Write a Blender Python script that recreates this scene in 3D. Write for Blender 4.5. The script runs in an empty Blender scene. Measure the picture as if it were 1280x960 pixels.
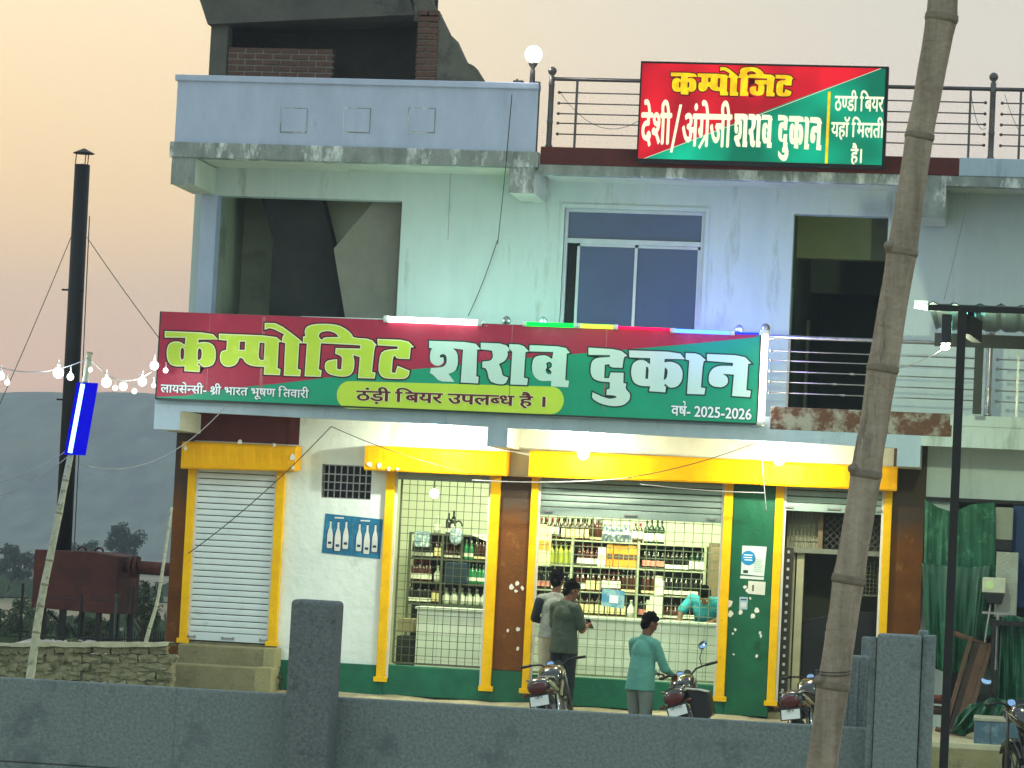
import bpy, bmesh, math, random
from math import sin, cos, pi, radians, atan2, hypot
from mathutils import Vector, Matrix
random.seed(7)
sc = bpy.context.scene
COL = sc.collection

# ---------------------------------------------------------------- camera
FPX = 3709.0                                   # focal length in pixels of a 1280 wide frame
YAW, PITCH, ROLL = radians(-9.42), radians(3.21), radians(2.865)
CAM = Vector((0, -36, 1.85))
_f = Vector((sin(YAW)*cos(PITCH), cos(YAW)*cos(PITCH), sin(PITCH)))
_r = Vector((cos(YAW), -sin(YAW), 0)); _u = _r.cross(_f)
AR = cos(ROLL)*_r + sin(ROLL)*_u; AU = -sin(ROLL)*_r + cos(ROLL)*_u
cd = bpy.data.cameras.new('camera'); cam = bpy.data.objects.new('camera', cd); COL.objects.link(cam)
cam.matrix_world = Matrix(((AR.x, AU.x, -_f.x, CAM.x), (AR.y, AU.y, -_f.y, CAM.y), (AR.z, AU.z, -_f.z, CAM.z), (0, 0, 0, 1)))
cd.sensor_width = 36; cd.lens = FPX/1280*36; cd.clip_start = 0.1; cd.clip_end = 6000
sc.camera = cam

def at(px, py, Y=0.0):
    """pixel of the 1280x960 survey photo -> (x, z) on the vertical plane at depth Y"""
    d = (px-640)*AR - (py-480)*AU + FPX*_f
    t = (Y-CAM.y)/d.y
    return CAM.x+t*d.x, CAM.z+t*d.z
def at3(px, py, Y=0.0):
    x, z = at(px, py, Y); return (x, Y, z)
def rect(px0, py0, px1, py1, Y=0.0):
    mx, my = (px0+px1)/2, (py0+py1)/2
    return at(px0, my, Y)[0], at(px1, my, Y)[0], at(mx, py1, Y)[1], at(mx, py0, Y)[1]

# ---------------------------------------------------------------- world, sun, exposure
def lin(c):
    if isinstance(c, str):
        c = tuple(int(c[i:i+2], 16)/255 for i in (0, 2, 4))
    return tuple((x/12.92 if x <= .04045 else ((x+.055)/1.055)**2.4) for x in c)
w = bpy.data.worlds.new('World'); sc.world = w; w.use_nodes = True
nt = w.node_tree; nt.nodes.clear(); N = nt.nodes.new; L = nt.links.new
tc = N('ShaderNodeTexCoord'); sep = N('ShaderNodeSeparateXYZ'); L(tc.outputs['Generated'], sep.inputs[0])
def ramp(src, stops, interp='LINEAR'):
    r = N('ShaderNodeValToRGB'); L(src, r.inputs[0]); e = r.color_ramp.elements; r.color_ramp.interpolation = interp
    while len(e) < len(stops): e.new(.5)
    for k, (p, c) in enumerate(stops):
        e[k].position = p; e[k].color = (*lin(c), 1)
    return r.outputs[0]
def maprange(src, a, b):
    m = N('ShaderNodeMapRange'); L(src, m.inputs[0]); m.inputs[1].default_value = a; m.inputs[2].default_value = b; m.interpolation_type = 'SMOOTHSTEP'; return m.outputs[0]
def mixc(f, a, b):
    m = N('ShaderNodeMix'); m.data_type = 'RGBA'; L(f, m.inputs[0]); L(a, m.inputs[6]); L(b, m.inputs[7]); return m.outputs[2]
warm = ramp(sep.outputs[2], [(0, 'E6B89C'), (.055, 'F5C3A0'), (.11, 'FFD696'), (.19, 'FBE5B8'), (.45, 'D2DCDC'), (1, 'BCD0D8')])
grey = ramp(sep.outputs[2], [(0, 'DCBDA8'), (.10, 'EAD0BE'), (.15, 'DED0C0'), (.21, 'CDC8B8'), (.45, 'CCD6DA'), (1, 'BCD0D8')])
dusk = ramp(sep.outputs[2], [(0, 'D0E4DC'), (.2, 'D6ECE6'), (.5, 'CCE2E0'), (1, 'BCD0D8')])
front = mixc(maprange(sep.outputs[0], -.31, .0), warm, grey)
allc = mixc(maprange(sep.outputs[1], .6, -.5), front, dusk)
bg = N('ShaderNodeBackground'); L(allc, bg.inputs[0]); bg.inputs[1].default_value = 1.36
sky = N('ShaderNodeTexSky'); sky.sky_type = 'NISHITA'; sky.sun_disc = False; sky.sun_elevation = radians(2.0); sky.sun_rotation = radians(-40); sky.dust_density = 3
bg2 = N('ShaderNodeBackground'); L(sky.outputs[0], bg2.inputs[0]); bg2.inputs[1].default_value = .05
ad = N('ShaderNodeAddShader'); L(bg.outputs[0], ad.inputs[0]); L(bg2.outputs[0], ad.inputs[1])
wo = N('ShaderNodeOutputWorld'); L(ad.outputs[0], wo.inputs[0])

sd = bpy.data.lights.new('sun', 'SUN'); sd.energy = .25; sd.angle = radians(15); sd.color = (1, .72, .5)
sun = bpy.data.objects.new('sun', sd); COL.objects.link(sun)
sun.rotation_euler = Vector((-sin(radians(-40))*cos(radians(4)), -cos(radians(-40))*cos(radians(4)), -sin(radians(4)))).to_track_quat('-Z', 'Y').to_euler()
sc.view_settings.view_transform = 'Standard'; sc.view_settings.look = 'None'; sc.view_settings.exposure = 0; sc.view_settings.gamma = 1
sc.cycles.use_denoising = True; sc.cycles.max_bounces = 6; sc.cycles.transparent_max_bounces = 8
sc.cycles.sample_clamp_indirect = 4; sc.cycles.volume_bounces = 0

# ---------------------------------------------------------------- materials
MATS = {}
def M(name, c1, c2=None, scale=4, rough=.8, bump=.0, metal=0, bscale=40, c3=None, s3=1.2, t3=.62, stretch=(1, 1, 1), spec=.4, bdist=.02, coat=0, alpha=1, trans=0):
    """procedural surface: two tones of noise, an optional third tone in blotches, noise bump"""
    m = bpy.data.materials.new(name); m.use_nodes = True; t = m.node_tree; n = t.nodes.new; l = t.links.new
    b = t.nodes['Principled BSDF']
    b.inputs['Roughness'].default_value = rough; b.inputs['Metallic'].default_value = metal; b.inputs['Specular IOR Level'].default_value = spec
    b.inputs['Coat Weight'].default_value = coat; b.inputs['Transmission Weight'].default_value = trans
    c1 = lin(c1); c2 = lin(c2) if c2 else tuple(x*.8 for x in c1)
    geo = n('ShaderNodeNewGeometry'); mp = n('ShaderNodeVectorMath'); mp.operation = 'MULTIPLY'; mp.inputs[1].default_value = stretch
    l(geo.outputs['Position'], mp.inputs[0])
    if alpha < 1: b.inputs['Alpha'].default_value = alpha
    nz = n('ShaderNodeTexNoise'); nz.inputs['Scale'].default_value = scale; nz.inputs['Detail'].default_value = 6; nz.inputs['Roughness'].default_value = .65; l(mp.outputs[0], nz.inputs['Vector'])
    r = n('ShaderNodeValToRGB'); r.color_ramp.elements[0].position = .3; r.color_ramp.elements[1].position = .7
    r.color_ramp.elements[0].color = (*c2, 1); r.color_ramp.elements[1].color = (*c1, 1); l(nz.outputs[0], r.inputs[0])
    out = r.outputs[0]
    if c3:
        n3 = n('ShaderNodeTexNoise'); n3.inputs['Scale'].default_value = s3; n3.inputs['Detail'].default_value = 8; n3.inputs['Roughness'].default_value = .7; l(mp.outputs[0], n3.inputs['Vector'])
        r3 = n('ShaderNodeValToRGB'); r3.color_ramp.elements[0].position = t3-.05; r3.color_ramp.elements[1].position = t3+.05
        r3.color_ramp.elements[0].color = (0, 0, 0, 1); r3.color_ramp.elements[1].color = (1, 1, 1, 1); l(n3.outputs[0], r3.inputs[0])
        mx = n('ShaderNodeMix'); mx.data_type = 'RGBA'; l(r3.outputs[0], mx.inputs[0]); l(out, mx.inputs[6]); mx.inputs[7].default_value = (*lin(c3), 1); out = mx.outputs[2]
    l(out, b.inputs['Base Color'])
    if bump:
        nb = n('ShaderNodeTexNoise'); nb.inputs['Scale'].default_value = bscale; nb.inputs['Detail'].default_value = 5; l(geo.outputs['Position'], nb.inputs['Vector'])
        bp = n('ShaderNodeBump'); bp.inputs['Strength'].default_value = bump; bp.inputs['Distance'].default_value = bdist; l(nb.outputs[0], bp.inputs['Height']); l(bp.outputs[0], b.inputs['Normal'])
    MATS[name] = m; return m
def EM(name, c, strength):
    m = bpy.data.materials.new(name); m.use_nodes = True; t = m.node_tree; t.nodes.clear()
    e = t.nodes.new('ShaderNodeEmission'); e.inputs[0].default_value = (*lin(c), 1); e.inputs[1].default_value = strength
    o = t.nodes.new('ShaderNodeOutputMaterial'); t.links.new(e.outputs[0], o.inputs[0]); MATS[name] = m; return m
def backlit(name, c1, c2, strength, scale=1.2):
    """printed film lit from behind by uneven tubes: emission plus a glossy face"""
    m = bpy.data.materials.new(name); m.use_nodes = True; t = m.node_tree; n = t.nodes.new; l = t.links.new
    b = t.nodes['Principled BSDF']; geo = n('ShaderNodeNewGeometry'); nz = n('ShaderNodeTexNoise'); nz.inputs['Scale'].default_value = scale; nz.inputs['Detail'].default_value = 1
    l(geo.outputs['Position'], nz.inputs['Vector']); r = n('ShaderNodeValToRGB'); r.color_ramp.elements[0].position = .35; r.color_ramp.elements[1].position = .65
    r.color_ramp.elements[0].color = (*lin(c2), 1); r.color_ramp.elements[1].color = (*lin(c1), 1); l(nz.outputs[0], r.inputs[0])
    b.inputs['Base Color'].default_value = tuple(x*.3 for x in lin(c2))+(1,); b.inputs['Specular IOR Level'].default_value = .2; l(r.outputs[0], b.inputs['Emission Color']); b.inputs['Emission Strength'].default_value = strength; b.inputs['Roughness'].default_value = .4
    MATS[name] = m; return m

PL = M('pale_plaster', 'C2CED6', 'AEBBC6', 2.2, .85, .25, c3='98A5B0', s3=.9, t3=.66)
PLU = M('upper_plaster', 'C4CFCC', 'B4C1BE', 1.6, .88, .3, bscale=25, c3='A2ACA4', s3=1.6, t3=.60, stretch=(1.6, 1, .3))
PLW = M('white_plaster', 'E8F0EA', 'D8E2DC', 1.8, .8, .45, bscale=9, c3='C2CCC6', s3=1.1, t3=.66, bdist=.03)
PAR = M('parapet_paint', 'B4BED6', 'A2ACC4', 3, .85, .25, c3='8F99B0', s3=1.0, t3=.63, stretch=(1, 1, .35))
BAND = M('stained_concrete', '9AA09C', '6C7370', 5, .9, .5, c3='D3D8D6', s3=3.5, t3=.56, stretch=(1, 1, .4))
FAS = M('fascia_paint', 'AFC0CE', '9CADBB', 3, .8, .3, c3='8494A0', s3=2.2, t3=.64, stretch=(1, 1, .3))
SOF = M('soffit_plaster', 'CFD2C4', 'B9BEAE', 2, .85, .3, c3='A6AA98', s3=1.4, t3=.62)
GRN = M('green_paint', '0B6A4C', '08523E', 3, .6, .3, c3='1E7A60', s3=2.2, t3=.66)
GRNC = M('green_column_paint', '086040', '064E34', 3, .45, .2, c3='05402C', s3=2, t3=.66)
BRN = M('brown_column_paint', '74471F', '5A3517', 2.5, .8, .3, c3='8A6238', s3=3.2, t3=.64, spec=.15)
RED = M('red_oxide_paint', '5E2420', '48201C', 3, .8, .3)
YEL = M('yellow_sheet', 'F3B400', 'E4A000', 2, .6, .1, bscale=3, bdist=.03, spec=.12, c3='BE8A12', s3=6, t3=.66)
YELD = M('yellow_frame_paint', 'F8C206', 'E8AE06', 6, .6, .2, c3='A87C14', s3=14, t3=.66, spec=.15)
SHW = M('white_shutter', 'D8E2E4', 'CAD6D8', 3, .45, 0, metal=.1, c3='AEBBBC', s3=2.5, t3=.66)
SHG = M('grey_shutter', '8FA19A', '7D8F88', 3, .5, 0, metal=.4)
DARK = M('dark_metal', '2A2A2C', '1C1C1E', 8, .5, .1, metal=.5)
BLK = M('black_steel', '1A1718', '121012', 8, .55, .2, metal=.2)
BLKP = M('black_plastic', '15171A', '0D0E10', 10, .35)
RUST = M('rusty_steel', '5A2C26', '3E1F1D', 3, .85, .4, c3='6E3A28', s3=2, t3=.6)
CONC = M('precast_concrete', '828C8C', '606A6C', 60, .9, .6, bscale=70, c3='5E686A', s3=3.2, t3=.6, bdist=.01)
CONP = M('precast_post_concrete', '74797B', '50555A', 70, .92, .7, bscale=90, c3='4E5355', s3=9, t3=.6, bdist=.008)
CONR = M('raw_concrete', '5E5C57', '494844', 2.5, .92, .4, c3='3C3B38', s3=1.6, t3=.6)
STEP = M('step_cement', '8D8768', '77714F', 3, .9, .5, c3='6A664E', s3=4, t3=.6)
BRK = M('fired_brick', '66493F', '4C3831', 12, .9, .4, c3='4C3A34', s3=6, t3=.6)
BRK2 = M('old_brick', '6C4436', '54352C', 12, .9, .4)
MORT = M('mortar', '8C877E', '7A756D', 10, .95, .5)
MUDB = M('weathered_block', '8E8B6E', '7A775C', 9, .95, .8, c3='65664C', s3=7, t3=.56, bdist=.03)
BAM = M('dry_bamboo', 'A59787', '6E6256', 24, .75, .5, c3='5A5046', s3=14, t3=.63, stretch=(1, 1, .12))
BAMN = M('bamboo_node', '857A6C', '6A6055', 20, .85, .4)
BAM2 = M('pale_bamboo', 'BDBDA6', '9C9E8A', 14, .75, .4, c3='6F7264', s3=9, t3=.6)
ALU = M('painted_aluminium', 'BFC6C8', 'AEB6B9', 6, .4, metal=.3)
GLS = M('dark_window_glass', '2A4468', '22385A', 1, .06, spec=.8)
STL = M('railing_steel', 'A8A4A2', '868280', 9, .35, .1, metal=.8)
STLD = M('terrace_rail_steel', '625E5E', '4A4646', 9, .4, .1, metal=.7)
WHT = M('white_paint', 'D9DAD5', 'C8CAC6', 6, .6)
PAP = M('poster_paper', 'D8DEDC', 'CCD3D2', 8, .6)
WALLI = M('interior_white_wall', 'D4D8C6', 'CBD0BC', 2, .6)
TILE = M('white_counter_tile', 'CFD8CE', 'C3CEC4', 3, .25)
WIRE = M('cable_sheath', '3A3836', '2A2826', 5, .6)
WIREL = M('pale_cable', '9A9A9C', '88888A', 5, .6)
GMESH = M('grille_steel', '66664E', '525240', 9, .5, metal=.4)

# soot and damp gather under the slab on the brown pillars: a ragged edged stain above about 2.3 m
t = BRN.node_tree; bs = t.nodes['Principled BSDF']; geo = t.nodes.new('ShaderNodeNewGeometry'); sp = t.nodes.new('ShaderNodeSeparateXYZ'); t.links.new(geo.outputs[0], sp.inputs[0])
nz = t.nodes.new('ShaderNodeTexNoise'); nz.inputs['Scale'].default_value = 5; nz.inputs['Detail'].default_value = 6; t.links.new(geo.outputs[0], nz.inputs['Vector'])
ma = t.nodes.new('ShaderNodeMath'); ma.operation = 'MULTIPLY_ADD'; t.links.new(nz.outputs[0], ma.inputs[0]); ma.inputs[1].default_value = .9; t.links.new(sp.outputs[2], ma.inputs[2])
mr = t.nodes.new('ShaderNodeMapRange'); mr.inputs[1].default_value = 2.62; mr.inputs[2].default_value = 2.95; t.links.new(ma.outputs[0], mr.inputs[0])
mx = t.nodes.new('ShaderNodeMix'); mx.data_type = 'RGBA'; src = bs.inputs['Base Color'].links[0].from_socket; t.links.new(mr.outputs[0], mx.inputs[0]); t.links.new(src, mx.inputs[6]); mx.inputs[7].default_value = (*lin('463A30'), 1); t.links.new(mx.outputs[2], bs.inputs['Base Color'])

# ---------------------------------------------------------------- mesh helper
OFF = {}
class Mb:
    def __init__(s): s.v = []; s.f = []; s.m = []; s.mi = 0
    def add(s, vs, fs):
        k = len(s.v); s.v += [tuple(v) for v in vs]; s.f += [tuple(i+k for i in f) for f in fs]; s.m += [s.mi]*len(fs); return s
    def box(s, x0, x1, y0, y1, z0, z1):
        if x0 > x1: x0, x1 = x1, x0
        if y0 > y1: y0, y1 = y1, y0
        if z0 > z1: z0, z1 = z1, z0
        return s.add([(x0, y0, z0), (x1, y0, z0), (x1, y1, z0), (x0, y1, z0), (x0, y0, z1), (x1, y0, z1), (x1, y1, z1), (x0, y1, z1)],
                     [(0, 3, 2, 1), (4, 5, 6, 7), (0, 1, 5, 4), (1, 2, 6, 5), (2, 3, 7, 6), (3, 0, 4, 7)])
    def obox(s, c, sx, sy, sz, rot=None):
        R_ = rot or Matrix.Identity(3); c = Vector(c)
        vs = [c+R_@Vector((a*sx/2, b*sy/2, d*sz/2)) for d in (-1, 1) for a, b in ((-1, -1), (1, -1), (1, 1), (-1, 1))]
        return s.add(vs, [(0, 3, 2, 1), (4, 5, 6, 7), (0, 1, 5, 4), (1, 2, 6, 5), (2, 3, 7, 6), (3, 0, 4, 7)])
    def prism(s, poly, y0, y1):
        n = len(poly)
        a = sum(poly[i][0]*poly[(i+1) % n][1]-poly[(i+1) % n][0]*poly[i][1] for i in range(n))
        if a < 0: poly = poly[::-1]
        return s.add([(x, y0, z) for x, z in poly]+[(x, y1, z) for x, z in poly],
                     [tuple(range(n)), tuple(range(2*n-1, n-1, -1))]+[((i+1) % n, i, i+n, (i+1) % n+n) for i in range(n)])
    def tube(s, pts, r, n=8, cap=True):
        pts = [Vector(p) for p in pts]; rs = r if isinstance(r, (list, tuple)) else [r]*len(pts)
        ring = []; k0 = len(s.v); up = None
        for i, p in enumerate(pts):
            d = (pts[min(i+1, len(pts)-1)]-pts[max(i-1, 0)]).normalized()
            if up is None: up = Vector((0, 0, 1)) if abs(d.z) < .9 else Vector((1, 0, 0))
            a = d.cross(up).normalized(); up = a.cross(d).normalized()
            for j in range(n):
                t = 2*pi*j/n; s.v.append(tuple(p+rs[i]*(cos(t)*a+sin(t)*up)))
        fs = []
        for i in range(len(pts)-1):
            for j in range(n): fs.append((k0+i*n+j, k0+i*n+(j+1) % n, k0+(i+1)*n+(j+1) % n, k0+(i+1)*n+j))
        if cap: fs.append(tuple(k0+j for j in range(n-1, -1, -1))); fs.append(tuple(k0+(len(pts)-1)*n+j for j in range(n)))
        s.f += fs; s.m += [s.mi]*len(fs); return s
    def lathe(s, prof, c=(0, 0, 0), n=16, axis=None):
        k0 = len(s.v); fs = []; c = Vector(c); R_ = axis or Matrix.Identity(3)
        for r, z in prof:
            for j in range(n):
                t = 2*pi*j/n; s.v.append(tuple(c+R_@Vector((r*cos(t), r*sin(t), z))))
        for i in range(len(prof)-1):
            for j in range(n): fs.append((k0+i*n+j, k0+i*n+(j+1) % n, k0+(i+1)*n+(j+1) % n, k0+(i+1)*n+j))
        fs.append(tuple(k0+j for j in range(n-1, -1, -1))); fs.append(tuple(k0+(len(prof)-1)*n+j for j in range(n)))
        s.f += fs; s.m += [s.mi]*len(fs); return s
    def ball(s, c, r, n=12, m=8, sc_=(1, 1, 1), rot=None):
        R_ = rot or Matrix.Identity(3); c = Vector(c); k0 = len(s.v); fs = []
        for i in range(m+1):
            p = pi*i/m
            for j in range(n):
                t = 2*pi*j/n; s.v.append(tuple(c+R_@Vector((r*sc_[0]*sin(p)*cos(t), r*sc_[1]*sin(p)*sin(t), -r*sc_[2]*cos(p)))))
        for i in range(m):
            for j in range(n): fs.append((k0+i*n+j, k0+i*n+(j+1) % n, k0+(i+1)*n+(j+1) % n, k0+(i+1)*n+j))
        s.f += fs; s.m += [s.mi]*len(fs); return s
    def done(s, name, mat, parent=None, bevel=0, smooth=False, world=True):
        me = bpy.data.meshes.new(name); off = OFF.get(parent.name, Vector()) if (parent and world) else Vector()
        me.from_pydata([(x-off.x, y-off.y, z-off.z) for x, y, z in s.v], [], s.f)
        mats = mat if isinstance(mat, (list, tuple)) else [mat]
        for m in mats: me.materials.append(m)
        if len(mats) > 1: me.polygons.foreach_set('material_index', s.m)
        if smooth: me.polygons.foreach_set('use_smooth', [True]*len(me.polygons))
        me.update()
        o = bpy.data.objects.new(name, me); COL.objects.link(o)
        if parent: o.parent = parent; OFF[o.name] = off
        if bevel:
            b = o.modifiers.new('bevel', 'BEVEL'); b.width = bevel; b.segments = 2; b.limit_method = 'ANGLE'
        return o
def tag(o, label, cat=None, group=None, kind=None):
    if label: o['label'] = label
    if cat: o['category'] = cat
    if group: o['group'] = group
    if kind: o['kind'] = kind
    return o
def thing(name, label, cat, loc=(0, 0, 0), group=None, rz=0):
    o = bpy.data.objects.new(name, None); COL.objects.link(o); o.location = loc; o.rotation_euler = (0, 0, rz)
    OFF[o.name] = Vector(loc); o.empty_display_size = .2
    return tag(o, label, cat, group)
def struct(name, mb, mat, **k):
    o = mb.done(name, mat, **k); o['kind'] = 'structure'; return o
def copies(o, offs):
    """copies of a part (sharing its mesh) moved by each offset"""
    out = []
    for d in offs:
        c = o.copy(); COL.objects.link(c); c.location = o.location+Vector(d); c.parent = o.parent; out.append(c)
    return out
def copy_tree(o, parent=None):
    c = o.copy(); COL.objects.link(c)
    if parent: c.parent = parent
    for ch in list(o.children): copy_tree(ch, c)
    return c
def point(name, loc, power, color, parent, r=.04):
    ld = bpy.data.lights.new(name, 'POINT'); ld.energy = power; ld.color = color; ld.shadow_soft_size = r
    o = bpy.data.objects.new(name, ld); COL.objects.link(o); o.parent = parent; o.location = Vector(loc)-OFF.get(parent.name, Vector()); return o
def area(name, loc, sx, sy, power, color, parent, aim=(0, 0, -1)):
    ld = bpy.data.lights.new(name, 'AREA'); ld.shape = 'RECTANGLE'; ld.size = sx; ld.size_y = sy; ld.energy = power; ld.color = color
    o = bpy.data.objects.new(name, ld); COL.objects.link(o); o.parent = parent; o.location = Vector(loc)-OFF.get(parent.name, Vector())
    o.rotation_euler = Vector(aim).to_track_quat('-Z', 'Y').to_euler(); return o
# ================================================================ GROUND
def grid_sheet(xs, ys, fz):
    mb = Mb(); n = len(xs)
    mb.add([(x, y, fz(x, y)) for y in ys for x in xs], [(j*n+i, j*n+i+1, (j+1)*n+i+1, (j+1)*n+i) for j in range(len(ys)-1) for i in range(n-1)])
    return mb
def ss(a, b, t):
    t = max(0, min(1, (t-a)/(b-a))); return t*t*(3-2*t)
def gz(x, y):
    z = -.45*ss(.1, -2.2, y)
    if x < -10.4: z = min(z, -.45+.0*y)
    if x > -.7: z = -.45
    if y < -14: z = -.45-.15*ss(-14, -20, y)
    if y > 8: z = -.45-1.2*ss(8, 60, y)-3*ss(60, 400, y)
    return z+.012*sin(x*3.1+y*2.3)+.01*sin(x*7.7-y*5.1)
xs = [-900, -500, -250, -120, -60, -30, -20]+[-15+.25*i for i in range(78)]+[6, 10, 20, 60, 150, 400, 900]
ys = [-120, -60, -40, -30, -26, -22, -18, -14, -10, -7]+[-5+.25*i for i in range(24)]+[2, 4, 8, 12, 18, 26, 40, 60, 90, 140, 220, 320, 400, 600, 900, 1300]
GD = M('dusty_ground', 'B9AE8E', '8F866C', 3, .95, .6, c3='756E58', s3=1.3, t3=.58, bdist=.03, bscale=25)
t = GD.node_tree; bs = t.nodes['Principled BSDF']; geo = t.nodes.new('ShaderNodeNewGeometry'); sp = t.nodes.new('ShaderNodeSeparateXYZ'); t.links.new(geo.outputs[0], sp.inputs[0])
mr = t.nodes.new('ShaderNodeMapRange'); mr.inputs[1].default_value = 5; mr.inputs[2].default_value = 14; t.links.new(sp.outputs[1], mr.inputs[0])
fn = t.nodes.new('ShaderNodeTexNoise'); fn.inputs['Scale'].default_value = .06; fn.inputs['Detail'].default_value = 8; vm = t.nodes.new('ShaderNodeVectorMath'); vm.operation = 'MULTIPLY'; vm.inputs[1].default_value = (1, .35, 1)
t.links.new(geo.outputs[0], vm.inputs[0]); t.links.new(vm.outputs[0], fn.inputs['Vector'])
fr = t.nodes.new('ShaderNodeValToRGB'); e = fr.color_ramp.elements; e[0].position = .38; e[0].color = (*lin('4A5540'), 1); e[1].position = .6; e[1].color = (*lin('8F8268'), 1)
x_ = e.new(.48); x_.color = (*lin('66694C'), 1)
t.links.new(fn.outputs[0], fr.inputs[0]); mx = t.nodes.new('ShaderNodeMix'); mx.data_type = 'RGBA'; src = bs.inputs['Base Color'].links[0].from_socket
t.links.new(mr.outputs[0], mx.inputs[0]); t.links.new(src, mx.inputs[6]); t.links.new(fr.outputs[0], mx.inputs[7]); t.links.new(mx.outputs[2], bs.inputs['Base Color'])
struct('ground', grid_sheet(xs, ys, gz), GD, smooth=True)

# far hill: a long flat-topped ridge with a rough wooded face
from mathutils import noise as mn
HILL = M('wooded_hillside', '6E7A66', '1C2624', .16, .95, 0, c3='6A6850', s3=.03, t3=.6, stretch=(1, .2, 1))
hx = [-620+5*i for i in range(150)]; hy = [600, 640, 680]+[700+8*i for i in range(30)]+[1000, 1100]
def hz(x, y):
    e = ss(650, 900, y)**.8; top = 46+2.2*mn.noise(Vector((x*.012, .3, 0)))+1.1*mn.noise(Vector((x*.08, 3, 0)))+.8*mn.noise(Vector((x*.31, 7, 0)))+.004*(x+300)
    r = mn.noise(Vector((x*.02, y*.014, 5)))*1.4+mn.noise(Vector((x*.16, y*.16, 1)))*1.3+mn.noise(Vector((x*.4, y*.4, 2)))*.8
    return -5+(top+5)*e+r*min(1, e*3)*(.35+.65*(1-e)) + (mn.noise(Vector((x*.7, y*.5, 9)))*.7)*(e > .5)
struct('hill', grid_sheet(hx, hy, hz), HILL, smooth=True)

# ================================================================ BUILDING
B = thing('shop_building', 'two storey pale plastered shop building with yellow shutter hoods and unfinished brick roof room', 'building', (-6, 0, 0))
def bx(name, mat, *d, bevel=0, parent=None, label=None):
    mb = Mb()
    if len(d) and not isinstance(d[0], (tuple, list)): d = [d]
    for q in d: mb.box(*q)
    o = mb.done(name, mat, parent or B, bevel=bevel)
    if label: o['label'] = label
    return o
XL, XR = -10.19, 2.6
# ground floor walls
bx('wall', PLW, (-8.76, -7.47, 0, .2, 0, 2.388), (-8.76, -7.47, 0, .2, 2.806, 3.42), (-8.76, -8.307, 0, .2, 2.388, 2.806), (-7.675, -7.47, 0, .2, 2.388, 2.806), label='white washed wall beside the closed shutter')
bx('wall', SOF, (-7.47, -1.27, 0, .2, 2.76, 3.42), (XL+.23, -8.76, .004, .2, 2.66, 3.03), label='wall band above the shutters')
bx('wall', RED, (-9.97, -8.76, 0, .2, 3.03, 3.42), (-8.76, -8.62, -.012, 0, 3.03, 3.42), label='dark red band above the closed shutter')
bx('pillar', BRN, (XL, -9.97, -.02, .2, 0, 3.42), bevel=.01, label='reddish brown corner pillar left of the closed shutter')
bx('pillar', BRN, (-6.05, -5.63, -.03, .2, .38, 2.76), bevel=.01, label='brown pillar between the two caged shop openings')
bx('pillar', GRNC, (-3.18, -2.65, -.03, .2, .0, 2.80), bevel=.01, label='green pillar with pasted notices')
bx('pillar', BRN, (-1.27, -.87, -.03, .2, 0, 3.42), bevel=.01, label='weathered brown pillar at the right end of the shutters')
bx('skirting', GRN, (-8.72, -7.40, -.025, 0, 0, .36), label='green painted skirting of the white wall')
bx('skirting', GRNC, (-6.06, -5.62, -.04, .2, 0, .38))
bx('sill_wall', GRN, (-7.47, -6.05, -.015, .2, 0, .37), bevel=.01)
bx('sill_wall', GRN, (-5.63, -3.18, -.015, .2, 0, .35), bevel=.01)
bx('side_wall', PLU, (XL, XL+.18, .2, 7, -.6, 6.46))
bx('side_wall', PLU, (XR-.2, XR, .2, 7, -.6, 6.46))
bx('rear_wall', PLU, (XL, XR, 7, 7.2, -.6, 6.46))
bx('threshold', STEP, (-9.97, -8.76, -.01, .5, 0, .53))
# shop room
bx('room_wall', WALLI, (-8.6, -2.95, 3.4, 3.5, 0, 3.42), (-8.7, -8.6, .2, 3.5, 0, 3.42), (-2.95, -2.85, .2, 3.5, 0, 3.42), label='white inside walls of the shop')
bx('ceiling', WALLI, (-8.7, -2.85, .2, 3.5, 3.34, 3.41))
bx('floor', STEP, (-8.6, -2.95, .2, 3.4, 0, .1), (-2.65, -1.27, .0, 3.4, -.3, .06))
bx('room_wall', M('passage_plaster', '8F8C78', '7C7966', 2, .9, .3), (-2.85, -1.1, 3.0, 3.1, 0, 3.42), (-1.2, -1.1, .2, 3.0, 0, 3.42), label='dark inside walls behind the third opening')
# right bay (store) behind the tarpaulin
bx('wall', PLU, (-.87, XR, 0, .2, 2.72, 3.42), label='pale band above the store on the right')
bx('wall', PLU, (-.87, -.55, .1, .2, -.5, 2.72), (.9, XR, .1, .2, -.5, 2.72), (-.55, .9, .1, .2, -.5, .0))
bx('lintel', BLK, (-.87, XR, -.03, .0, 2.70, 2.745))
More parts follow.
